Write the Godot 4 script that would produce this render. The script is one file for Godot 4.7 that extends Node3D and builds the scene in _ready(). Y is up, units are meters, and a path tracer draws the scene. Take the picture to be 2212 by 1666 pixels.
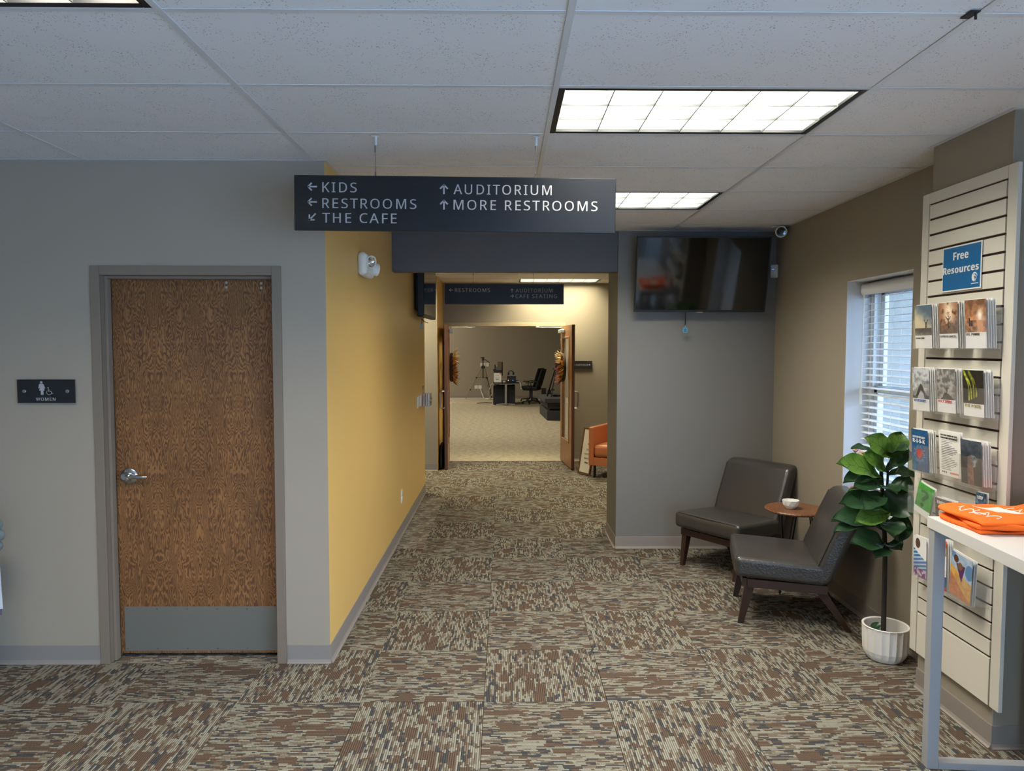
extends Node3D
# A church foyer with a corridor to an auditorium. Units are metres, y is up, the camera looks down -z.

const CE := 2.7432      # ceiling height
const ZL := -3.905      # face of the wall with the restroom door
const XY := -0.965      # face of the yellow wall
const ZB := -6.17       # face of the rear wall with the television
const XR := 2.32        # face of the window wall
const XP := 2.125       # face of the pier
const ZH := -11.12      # face of the wall with the double doors
const EYE := Vector3(0, 1.745, 0)
const FOCAL := 1552.0   # pixels, for the 2212 x 1666 frame
const TURN := Vector3(-0.0524, -0.0098, 0.0014)

var used := {}
var M := {}
var rng := RandomNumberGenerator.new()


# ---------------------------------------------------------------- a mesh under construction
class MB:
	var v := PackedVector3Array()
	var n := PackedVector3Array()
	var t := PackedVector2Array()
	var xf := Transform3D()

	func tri(a: Vector3, b: Vector3, c: Vector3, na: Vector3, nb: Vector3, nc: Vector3, ua := Vector2.ZERO, ub := Vector2.ZERO, uc := Vector2.ZERO) -> void:
		a = xf * a; b = xf * b; c = xf * c
		na = (xf.basis * na).normalized(); nb = (xf.basis * nb).normalized(); nc = (xf.basis * nc).normalized()
		if (b - a).cross(c - a).dot(na + nb + nc) > 0.0:
			v.append_array([a, c, b]); n.append_array([na, nc, nb]); t.append_array([ua, uc, ub])
		else:
			v.append_array([a, b, c]); n.append_array([na, nb, nc]); t.append_array([ua, ub, uc])

	func quad(a: Vector3, b: Vector3, c: Vector3, d: Vector3, na: Vector3, nb: Vector3, nc: Vector3, nd: Vector3, ua := Vector2(0, 0), ub := Vector2(1, 0), uc := Vector2(1, 1), ud := Vector2(0, 1)) -> void:
		tri(a, b, c, na, nb, nc, ua, ub, uc)
		tri(a, c, d, na, nc, nd, ua, uc, ud)

	func flat(a: Vector3, b: Vector3, c: Vector3, d: Vector3, ua := Vector2(0, 0), ub := Vector2(1, 0), uc := Vector2(1, 1), ud := Vector2(0, 1), toward := Vector3.ZERO) -> void:
		var m := (b - a).cross(c - a).normalized()
		if m.dot(toward) < 0.0: m = -m
		quad(a, b, c, d, m, m, m, m, ua, ub, uc, ud)

	# a box with rounded (chamfered) edges; its uv are metres on each face
	func box(c: Vector3, s: Vector3, r := 0.0) -> void:
		var h := s * 0.5
		r = minf(r, minf(h.x, minf(h.y, h.z)) * 0.98)
		for ax in 3:
			var a1 := (ax + 1) % 3
			var a2 := (ax + 2) % 3
			for sg in [-1.0, 1.0]:
				var nn := Vector3.ZERO
				nn[ax] = sg
				var q := []
				var uv := []
				for k in [[-1, -1], [1, -1], [1, 1], [-1, 1]]:
					var p := Vector3.ZERO
					p[ax] = sg * h[ax]
					p[a1] = k[0] * (h[a1] - r)
					p[a2] = k[1] * (h[a2] - r)
					q.append(c + p)
					uv.append(Vector2(p.x, p.z) if ax == 1 else (Vector2(p.x, -p.y) if ax == 2 else Vector2(p.z, -p.y)))
				quad(q[0], q[1], q[2], q[3], nn, nn, nn, nn, uv[0], uv[1], uv[2], uv[3])
		if r <= 0.0: return
		for ax in 3:
			var a1 := (ax + 1) % 3
			var a2 := (ax + 2) % 3
			for s1 in [-1.0, 1.0]:
				for s2 in [-1.0, 1.0]:
					var n1 := Vector3.ZERO; n1[a1] = s1
					var n2 := Vector3.ZERO; n2[a2] = s2
					var q := []
					for e in [-1.0, 1.0]:
						var p := Vector3.ZERO
						p[ax] = e * (h[ax] - r); p[a1] = s1 * h[a1]; p[a2] = s2 * (h[a2] - r)
						var p2 := p
						p2[a1] = s1 * (h[a1] - r); p2[a2] = s2 * h[a2]
						q.append([c + p, c + p2])
					quad(q[0][0], q[0][1], q[1][1], q[1][0], n1, n2, n2, n1)
		for sx in [-1.0, 1.0]:
			for sy in [-1.0, 1.0]:
				for sz in [-1.0, 1.0]:
					tri(c + Vector3(sx * h.x, sy * (h.y - r), sz * (h.z - r)), c + Vector3(sx * (h.x - r), sy * h.y, sz * (h.z - r)), c + Vector3(sx * (h.x - r), sy * (h.y - r), sz * h.z), Vector3(sx, 0, 0), Vector3(0, sy, 0), Vector3(0, 0, sz))

	# a box between two corners
	func span(a: Vector3, b: Vector3, r := 0.0) -> void:
		box((a + b) * 0.5, (b - a).abs(), r)

	# a smooth surface from a function of (u, v) in 0..1
	func grid(f: Callable, nu: int, nv: int, toward = null) -> void:
		var p := []
		for i in nu + 1:
			var row := PackedVector3Array()
			for j in nv + 1: row.append(f.call(float(i) / nu, float(j) / nv))
			p.append(row)
		var nm := []
		for i in nu + 1:
			var row := PackedVector3Array()
			for j in nv + 1:
				var du: Vector3 = p[mini(i + 1, nu)][j] - p[maxi(i - 1, 0)][j]
				var dv: Vector3 = p[i][mini(j + 1, nv)] - p[i][maxi(j - 1, 0)]
				var m := du.cross(dv).normalized()
				if toward != null and m.dot(toward.call(p[i][j])) < 0.0: m = -m
				row.append(m)
			nm.append(row)
		for i in nu:
			for j in nv:
				quad(p[i][j], p[i + 1][j], p[i + 1][j + 1], p[i][j + 1], nm[i][j], nm[i + 1][j], nm[i + 1][j + 1], nm[i][j + 1],
					Vector2(float(i) / nu, float(j) / nv), Vector2(float(i + 1) / nu, float(j) / nv), Vector2(float(i + 1) / nu, float(j + 1) / nv), Vector2(float(i) / nu, float(j + 1) / nv))

	# a sheet with thickness: the same surface pushed out along its normal on both sides, with a rim
	func sheet(f: Callable, nu: int, nv: int, th: float) -> void:
		var p := []
		var nm := []
		for i in nu + 1:
			var row := PackedVector3Array()
			for j in nv + 1: row.append(f.call(float(i) / nu, float(j) / nv))
			p.append(row)
		for i in nu + 1:
			var row := PackedVector3Array()
			for j in nv + 1:
				var du: Vector3 = p[mini(i + 1, nu)][j] - p[maxi(i - 1, 0)][j]
				var dv: Vector3 = p[i][mini(j + 1, nv)] - p[i][maxi(j - 1, 0)]
				row.append(du.cross(dv).normalized())
			nm.append(row)
		for sd in [1.0, -1.0]:
			for i in nu:
				for j in nv:
					var q := []
					for k in [[0, 0], [1, 0], [1, 1], [0, 1]]:
						q.append([p[i + k[0]][j + k[1]] + nm[i + k[0]][j + k[1]] * th * 0.5 * sd, nm[i + k[0]][j + k[1]] * sd, Vector2(float(i + k[0]) / nu, float(j + k[1]) / nv)])
					quad(q[0][0], q[1][0], q[2][0], q[3][0], q[0][1], q[1][1], q[2][1], q[3][1], q[0][2], q[1][2], q[2][2], q[3][2])
		var rim := []
		for i in nu: rim.append([i, 0, i + 1, 0])
		for i in nu: rim.append([i, nv, i + 1, nv])
		for j in nv: rim.append([0, j, 0, j + 1])
		for j in nv: rim.append([nu, j, nu, j + 1])
		var mid := Vector3.ZERO
		for i in nu + 1: mid += p[i][nv / 2]
		mid /= nu + 1
		for e in rim:
			var a: Vector3 = p[e[0]][e[1]]; var b: Vector3 = p[e[2]][e[3]]
			var na: Vector3 = nm[e[0]][e[1]] * th * 0.5; var nb: Vector3 = nm[e[2]][e[3]] * th * 0.5
			flat(a - na, b - nb, b + nb, a + na, Vector2(), Vector2(), Vector2(), Vector2(), (a + b) * 0.5 - mid)

	# a tube along points; rad is a number or one radius per point
	func tube(pts: Array, rad, k := 10, caps := true) -> void:
		var m := pts.size()
		var rings := []
		var dirs := []
		var up := Vector3.UP
		var prev := Vector3.ZERO
		for i in m:
			var d: Vector3 = (pts[mini(i + 1, m - 1)] - pts[maxi(i - 1, 0)]).normalized()
			if i == 0:
				up = Vector3.UP if absf(d.y) < 0.9 else Vector3.RIGHT
				prev = d.cross(up).normalized()
			var s := (prev - d * prev.dot(d)).normalized()
			prev = s
			var w := d.cross(s)
			var r: float = rad[i] if rad is Array else rad
			var ring := []
			for j in k:
				var a := TAU * j / k
				var o := s * cos(a) + w * sin(a)
				ring.append([pts[i] + o * r, o])
			rings.append(ring)
			dirs.append(d)
		for i in m - 1:
			for j in k:
				var j2 := (j + 1) % k
				var A = rings[i][j]; var B = rings[i][j2]; var C = rings[i + 1][j2]; var D = rings[i + 1][j]
				quad(A[0], B[0], C[0], D[0], A[1], B[1], C[1], D[1], Vector2(float(j) / k, i), Vector2(float(j + 1) / k, i), Vector2(float(j + 1) / k, i + 1), Vector2(float(j) / k, i + 1))
		if caps:
			for e in [0, m - 1]:
				var d: Vector3 = -dirs[0] if e == 0 else dirs[m - 1]
				for j in k: tri(pts[e], rings[e][j][0], rings[e][(j + 1) % k][0], d, d, d)

	# a profile of (radius, height) turned about y through c; joints sharper than 35 degrees stay sharp
	func lathe(prof: Array, k := 24, c := Vector3.ZERO, flutes = null) -> void:
		var m := prof.size()
		var sn := []
		for i in m - 1:
			var d: Vector2 = (prof[i + 1] - prof[i])
			sn.append(Vector2(d.y, -d.x).normalized())
		for i in m - 1:
			var n0: Vector2 = sn[i]; var n1: Vector2 = sn[i]
			if i > 0 and sn[i].dot(sn[i - 1]) > 0.82: n0 = (sn[i] + sn[i - 1]).normalized()
			if i < m - 2 and sn[i].dot(sn[i + 1]) > 0.82: n1 = (sn[i] + sn[i + 1]).normalized()
			for j in k:
				var q := []
				for e in [[j, i, n0], [j + 1, i, n0], [j + 1, i + 1, n1], [j, i + 1, n1]]:
					var a: float = TAU * e[0] / k
					var pr: Vector2 = prof[e[1]]
					var o := Vector3(cos(a), 0, sin(a))
					var nn: Vector2 = e[2]
					q.append([c + o * pr.x + Vector3(0, pr.y, 0), o * nn.x + Vector3(0, nn.y, 0), Vector2(float(e[0]) / k, pr.y)])
				var mid: Vector3 = q[0][1] + q[1][1] + q[2][1] + q[3][1]
				if mid.length() < 1e-6: continue
				if prof[i].x > 1e-6: tri(q[0][0], q[1][0], q[2][0], q[0][1], q[1][1], q[2][1], q[0][2], q[1][2], q[2][2])
				if prof[i + 1].x > 1e-6: tri(q[0][0], q[2][0], q[3][0], q[0][1], q[2][1], q[3][1], q[0][2], q[2][2], q[3][2])

	# a flat outline in x, y pushed from z0 to z1
	func prism(poly: PackedVector2Array, z0: float, z1: float) -> void:
		var ix := Geometry2D.triangulate_polygon(poly)
		for zz in [[z0, -1.0], [z1, 1.0]]:
			var nn: Vector3 = Vector3(0, 0, zz[1]) * signf(z1 - z0)
			for i in range(0, ix.size(), 3):
				var a := poly[ix[i]]; var b := poly[ix[i + 1]]; var c := poly[ix[i + 2]]
				tri(Vector3(a.x, a.y, zz[0]), Vector3(b.x, b.y, zz[0]), Vector3(c.x, c.y, zz[0]), nn, nn, nn, Vector2(a.x, -a.y), Vector2(b.x, -b.y), Vector2(c.x, -c.y))
		var k := poly.size()
		var area := 0.0
		for i in k: area += poly[i].cross(poly[(i + 1) % k])
		for i in k:
			var a := poly[i]; var b := poly[(i + 1) % k]
			var e := (b - a).normalized()
			var o := Vector2(e.y, -e.x) * signf(area)
			var nn := Vector3(o.x, o.y, 0)
			quad(Vector3(a.x, a.y, z0), Vector3(b.x, b.y, z0), Vector3(b.x, b.y, z1), Vector3(a.x, a.y, z1), nn, nn, nn, nn, Vector2(0, z0), Vector2(a.distance_to(b), z0), Vector2(a.distance_to(b), z1), Vector2(0, z1))

	# the same outline given in (z, y), pushed along x
	func prism_x(poly: PackedVector2Array, x0: float, x1: float) -> void:
		var keep := xf
		xf = keep * Transform3D(Basis(Vector3(0, 0, 1), Vector3.UP, Vector3(-1, 0, 0)), Vector3.ZERO)
		prism(poly, -x1, -x0)
		xf = keep

	# a square post from a to b whose side shrinks from sa to sb; its ends stay level
	func taper(a: Vector3, b: Vector3, sa: float, sb: float) -> void:
		var q := []
		for e in [[a, sa], [b, sb]]:
			for k in [[-1, -1], [1, -1], [1, 1], [-1, 1]]: q.append(e[0] + Vector3(k[0] * e[1] * 0.40, 0, k[1] * e[1] * 0.5))
		for k in 4:
			var j := (k + 1) % 4
			flat(q[k], q[j], q[4 + j], q[4 + k], Vector2(), Vector2(), Vector2(), Vector2(), (q[k] + q[j]) * 0.5 - a)
		flat(q[0], q[1], q[2], q[3], Vector2(), Vector2(), Vector2(), Vector2(), a - b)
		flat(q[4], q[5], q[6], q[7], Vector2(), Vector2(), Vector2(), Vector2(), b - a)

	# a soft block: rounded edges of radius r, each face swollen by crown at its middle; bend moves each point
	func cushion(c: Vector3, s: Vector3, r: float, crown := Vector3.ZERO, k := 6, bend = null) -> void:
		var h := s * 0.5
		r = minf(r, minf(h.x, minf(h.y, h.z)))
		for ax in 3:
			var a1 := (ax + 1) % 3
			var a2 := (ax + 2) % 3
			var ca := []
			var cb := []
			for w in [[a1, ca], [a2, cb]]:
				var inner: float = h[w[0]] - r
				for q in 4: w[1].append(-inner - r * tan(PI / 4 * (1.0 - q / 4.0)))
				for q in k + 1: w[1].append(-inner + 2.0 * inner * q / k)
				for q in 4: w[1].append(inner + r * tan(PI / 4 * (q + 1) / 4.0))
			for sg in [-1.0, 1.0]:
				var P := []
				for i in ca.size():
					var row := PackedVector3Array()
					for j in cb.size():
						var p := Vector3.ZERO
						p[ax] = sg * h[ax]; p[a1] = ca[i]; p[a2] = cb[j]
						var q := Vector3(clampf(p.x, r - h.x, h.x - r), clampf(p.y, r - h.y, h.y - r), clampf(p.z, r - h.z, h.z - r))
						var o := q + (p - q).normalized() * r
						for e in 3:
							var f := 1.0
							for g in 3:
								if g != e: f *= 1.0 - pow(absf(o[g]) / h[g], 2.6)
							o[e] += crown[e] * f * clampf(o[e] / h[e], -1, 1)
						o += c
						if bend != null: o = bend.call(o)
						row.append(o)
					P.append(row)
				var nx := ca.size() - 1
				var ny := cb.size() - 1
				var N := []
				for i in nx + 1:
					var row := PackedVector3Array()
					for j in ny + 1:
						var m: Vector3 = (P[mini(i + 1, nx)][j] - P[maxi(i - 1, 0)][j]).cross(P[i][mini(j + 1, ny)] - P[i][maxi(j - 1, 0)]).normalized() * sg
						# on the rim of a face the neighbouring face leans the normal outward
						var lean := Vector3.ZERO
						if i == 0: lean[a1] -= 1
						if i == nx: lean[a1] += 1
						if j == 0: lean[a2] -= 1
						if j == ny: lean[a2] += 1
						if lean != Vector3.ZERO and bend == null:
							var l2 := lean; l2[ax] = sg
							m = l2.normalized()
						row.append(m)
					N.append(row)
				for i in nx:
					for j in ny:
						quad(P[i][j], P[i + 1][j], P[i + 1][j + 1], P[i][j + 1], N[i][j], N[i + 1][j], N[i + 1][j + 1], N[i][j + 1],
							Vector2(ca[i], cb[j]), Vector2(ca[i + 1], cb[j]), Vector2(ca[i + 1], cb[j + 1]), Vector2(ca[i], cb[j + 1]))

	func ball(c: Vector3, r: Vector3, k := 12) -> void:
		for i in k:
			for j in k / 2:
				var q := []
				for e in [[i, j], [i + 1, j], [i + 1, j + 1], [i, j + 1]]:
					var a: float = TAU * e[0] / k
					var b: float = PI * e[1] / (k / 2) - PI / 2
					var o := Vector3(cos(a) * cos(b), sin(b), sin(a) * cos(b))
					q.append([c + o * r, o / r])
				quad(q[0][0], q[1][0], q[2][0], q[3][0], q[0][1].normalized(), q[1][1].normalized(), q[2][1].normalized(), q[3][1].normalized())

	func mesh() -> ArrayMesh:
		var a := []
		a.resize(Mesh.ARRAY_MAX)
		a[Mesh.ARRAY_VERTEX] = v
		a[Mesh.ARRAY_NORMAL] = n
		a[Mesh.ARRAY_TEX_UV] = t
		var m := ArrayMesh.new()
		m.add_surface_from_arrays(Mesh.PRIMITIVE_TRIANGLES, a)
		return m


# ---------------------------------------------------------------- naming and placing
func numbered(called: String) -> String:
	used[called] = used.get(called, -1) + 1
	return called if used[called] == 0 else "%s_%03d" % [called, used[called]]


func tag(o: Node3D, label := "", category := "", group := "", kind := "") -> Node3D:
	if label: o.set_meta("label", label)
	if category: o.set_meta("category", category)
	if group: o.set_meta("group", group)
	if kind: o.set_meta("kind", kind)
	return o


func thing(called: String, label: String, category: String, at := Vector3.ZERO, turn := 0.0, group := "") -> Node3D:
	var o := Node3D.new()
	o.name = numbered(called)
	add_child(o)
	o.position = at
	o.rotation.y = turn
	return tag(o, label, category, group)


func setting(called: String, label := "") -> Node3D:
	var o := Node3D.new()
	o.name = called
	add_child(o, true)
	return tag(o, label, "", "", "structure")


func part(called: String, what, m: Material, parent: Node3D) -> MeshInstance3D:
	var o := MeshInstance3D.new()
	o.name = called
	o.mesh = what.mesh() if what is MB else what
	o.material_override = m
	o.cast_shadow = GeometryInstance3D.SHADOW_CASTING_SETTING_ON
	parent.add_child(o, true)
	return o


func struct(called: String, what, m: Material, label := "") -> MeshInstance3D:
	var o := part(called, what, m, self)
	tag(o, label, "", "", "structure")
	return o


func one(called: String, what, m: Material, label: String, category: String, group := "") -> MeshInstance3D:
	var o := part(numbered(called), what, m, self)
	tag(o, label, category, group)
	return o


# where the line of sight through a pixel of the 2212 x 1666 frame meets the plane axis = val
func hit(axis: int, val: float, px: float, py: float) -> Vector3:
	var d := Basis.from_euler(TURN) * Vector3((px - 1106.0) / FOCAL, -(py - 833.0) / FOCAL, -1.0)
	return EYE + d * ((val - EYE[axis]) / d[axis])


var fonts := {}
func font(bold: bool, gap: int, family := "Droid Sans") -> Font:
	var key := "%s%s%d" % [family, bold, gap]
	if not fonts.has(key):
		var s := SystemFont.new()
		s.font_names = PackedStringArray([family])
		s.font_weight = 700 if bold else 400
		var f := FontVariation.new()
		f.base_font = s
		f.spacing_glyph = gap
		fonts[key] = f
	return fonts[key]


# raised lettering filling the box x0..x1, y0..y1 of the parent's plane z
func letters(text: String, parent: Node3D, x0: float, x1: float, y0: float, y1: float, z: float, m: Material, bold := false, gap := 0, depth := 0.0012, family := "Droid Sans") -> MeshInstance3D:
	var t := TextMesh.new()
	t.font = font(bold, gap, family)
	t.text = text
	t.font_size = 48
	t.pixel_size = 0.01
	t.depth = 0.02
	t.curve_step = 1.0
	var src := t.get_mesh_arrays()
	var vs: PackedVector3Array = src[Mesh.ARRAY_VERTEX]
	var lo := Vector3.ONE * 1e9
	var hi := -lo
	for p in vs:
		lo = lo.min(p); hi = hi.max(p)
	var sc := Vector3((x1 - x0) / maxf(hi.x - lo.x, 1e-4), (y1 - y0) / maxf(hi.y - lo.y, 1e-4), depth / maxf(hi.z - lo.z, 1e-4))
	for i in vs.size(): vs[i] = (vs[i] - lo) * sc
	src[Mesh.ARRAY_VERTEX] = vs
	var am := ArrayMesh.new()
	var arr := []
	arr.resize(Mesh.ARRAY_MAX)
	arr[Mesh.ARRAY_VERTEX] = vs
	arr[Mesh.ARRAY_NORMAL] = src[Mesh.ARRAY_NORMAL]
	arr[Mesh.ARRAY_INDEX] = src[Mesh.ARRAY_INDEX]
	am.add_surface_from_arrays(Mesh.PRIMITIVE_TRIANGLES, arr)
	var o := part("lettering", am, m, parent)
	o.position = Vector3(x0, y0, z)
	return o


# ---------------------------------------------------------------- textures and materials
func paint(w: int, h: int, f: Callable) -> ImageTexture:
	var b := PackedByteArray()
	b.resize(w * h * 3)
	var i := 0
	for y in h:
		for x in w:
			var c: Color = f.call(x, y)
			b[i] = int(clampf(c.r, 0, 1) * 255.0); b[i + 1] = int(clampf(c.g, 0, 1) * 255.0); b[i + 2] = int(clampf(c.b, 0, 1) * 255.0)
			i += 3
	return ImageTexture.create_from_image(Image.create_from_data(w, h, false, Image.FORMAT_RGB8, b))


func noise(sd: int, freq: float, oct := 3) -> FastNoiseLite:
	var n := FastNoiseLite.new()
	n.seed = sd
	n.frequency = freq
	n.fractal_octaves = oct
	n.noise_type = FastNoiseLite.TYPE_SIMPLEX_SMOOTH
	return n


func rgb8(r: float, g: float, b: float) -> Color: return Color(r / 255.0, g / 255.0, b / 255.0)


func mat(c: Color, rough := 0.8, metal := 0.0, spec := 0.5) -> StandardMaterial3D:
	var m := StandardMaterial3D.new()
	m.albedo_color = c
	m.roughness = rough
	m.metallic = metal
	m.metallic_specular = spec
	return m


func textured(tex: Texture2D, scale: Vector3, rough := 0.8) -> StandardMaterial3D:
	var m := mat(Color.WHITE, rough)
	m.albedo_texture = tex
	m.uv1_scale = scale
	return m


func glow(c: Color, e: float) -> StandardMaterial3D:
	var m := mat(Color(0.1, 0.1, 0.1), 0.5)
	m.emission_enabled = true
	m.emission = c
	m.emission_energy_multiplier = e
	return m


func clear(a: float, tint := Color(0.95, 0.97, 1.0)) -> StandardMaterial3D:
	var m := mat(Color(tint.r, tint.g, tint.b, a), 0.03)
	m.transparency = BaseMaterial3D.TRANSPARENCY_ALPHA
	return m


func noise_tex(sd: int, freq: float, size := 256, oct := 3) -> NoiseTexture2D:
	var t := NoiseTexture2D.new()
	t.width = size; t.height = size
	t.seamless = true
	t.noise = noise(sd, freq, oct)
	return t


func carpet_texture(sd: int) -> ImageTexture:
	var patch := noise(sd + 50, 1.0, 2)
	var fine := noise(sd + 90, 0.42, 2)
	var r := RandomNumberGenerator.new()
	r.seed = sd
	# every row of tufts is a string of short runs in one of four yarns; blocks of plain brown interrupt them
	var yarn := [rgb8(160, 158, 144), rgb8(133, 122, 108), rgb8(110, 93, 80), rgb8(82, 83, 86)]
	var rows := []
	for row in 64:
		var line := PackedByteArray()
		var x := 0
		while x < 512:
			var l := r.randi_range(8, 46)
			var p := patch.get_noise_2d((x + l / 2) * 0.009, row * 0.11)
			var q := r.randf() + p * 0.45
			if row % 3 == 1: q -= 0.16
			var y := 0 if q > 0.56 else (1 if q > 0.32 else (2 if q > 0.10 else 3))
			for i in l: line.append(y)
			x += l
		rows.append(line)
	for k in 15:
		var x := r.randi_range(-20, 480)
		var w := r.randi_range(40, 100)
		var y := r.randi_range(0, 58)
		for row in range(y, mini(y + r.randi_range(3, 6), 64)):
			for i in range(maxi(x + r.randi_range(-5, 5), 0), mini(x + w, 512)): rows[row][i] = 2
	return paint(512, 512, func(x: int, y: int) -> Color:
		var row := y / 8
		var f := (y % 8) / 8.0
		var c: Color = yarn[rows[row][x]]
		var s := 1.0 + 0.40 * fine.get_noise_2d(x, y) + 0.22 * (float((x * 7919 + y * 104729) % 97) / 97.0 - 0.5)
		if f < 0.2: s *= 0.58
		return Color(c.r * s, c.g * s, c.b * s))


func carpet_height(sd: int) -> ImageTexture:
	var fine := noise(sd + 90, 0.3, 2)
	return paint(256, 256, func(x: int, y: int) -> Color:
		var f := (y % 4) / 4.0
		var hgt := 0.25 if f < 0.2 else 0.75
		hgt += 0.35 * fine.get_noise_2d(x * 2, y * 2)
		return Color(hgt, hgt, hgt))


func tile_texture(sd: int) -> ImageTexture:
	var r := RandomNumberGenerator.new()
	r.seed = sd
	var im := Image.create(1024, 512, false, Image.FORMAT_RGB8)
	im.fill(rgb8(228, 228, 227))
	var dens := noise(sd, 0.006, 2)
	for k in 5200:
		var x := r.randi_range(2, 1020)
		var y := r.randi_range(2, 508)
		if dens.get_noise_2d(x, y) + r.randf_range(-0.35, 0.35) < -0.02: continue
		var g := r.randf_range(0.36, 0.66)
		var l := r.randi_range(1, 5)
		var sx := r.randf_range(-1, 1)
		for q in l:
			im.set_pixel(clampi(x + int(q * sx), 0, 1023), clampi(y + q / 2, 0, 511), Color(g, g, g))
			if l > 3: im.set_pixel(clampi(x + int(q * sx) + 1, 0, 1023), clampi(y + q / 2, 0, 511), Color(g * 1.2, g * 1.2, g * 1.2))
	return ImageTexture.create_from_image(im)


func oak_texture(sd: int, w: int, h: int, leaf: int, dark: Color, light: Color, rings: float) -> ImageTexture:
	var warp := noise(sd, 1.0, 3)
	var fib := noise(sd + 7, 1.0, 2)
	return paint(w, h, func(x: int, y: int) -> Color:
		var k := x / leaf
		var u := float(x % leaf) / leaf
		if k % 2: u = 1.0 - u           # book-matched veneer leaves
		var wob := warp.get_noise_2d(u * 2.1, y * 0.0042)
		var wob2 := warp.get_noise_2d(u * 7.0 + 40.0, y * 0.016)
		var hgt := absf(u - 0.47) * 2.1 + wob * 0.95 + wob2 * 0.14 + y * 0.00035
		var ring := fposmod(hgt * rings, 1.0)
		var line := smoothstep(0.30, 0.62, ring) * (1.0 - smoothstep(0.88, 1.0, ring))
		line = clampf(line + 0.55 * fib.get_noise_2d(x * 0.55, y * 0.02) + 0.25 * fib.get_noise_2d(x * 0.12, y * 0.09), 0, 1)
		var c := light.lerp(dark, line * 0.85)
		return c * (1.0 + 0.10 * warp.get_noise_2d(x * 0.006, y * 0.004)))


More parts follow.
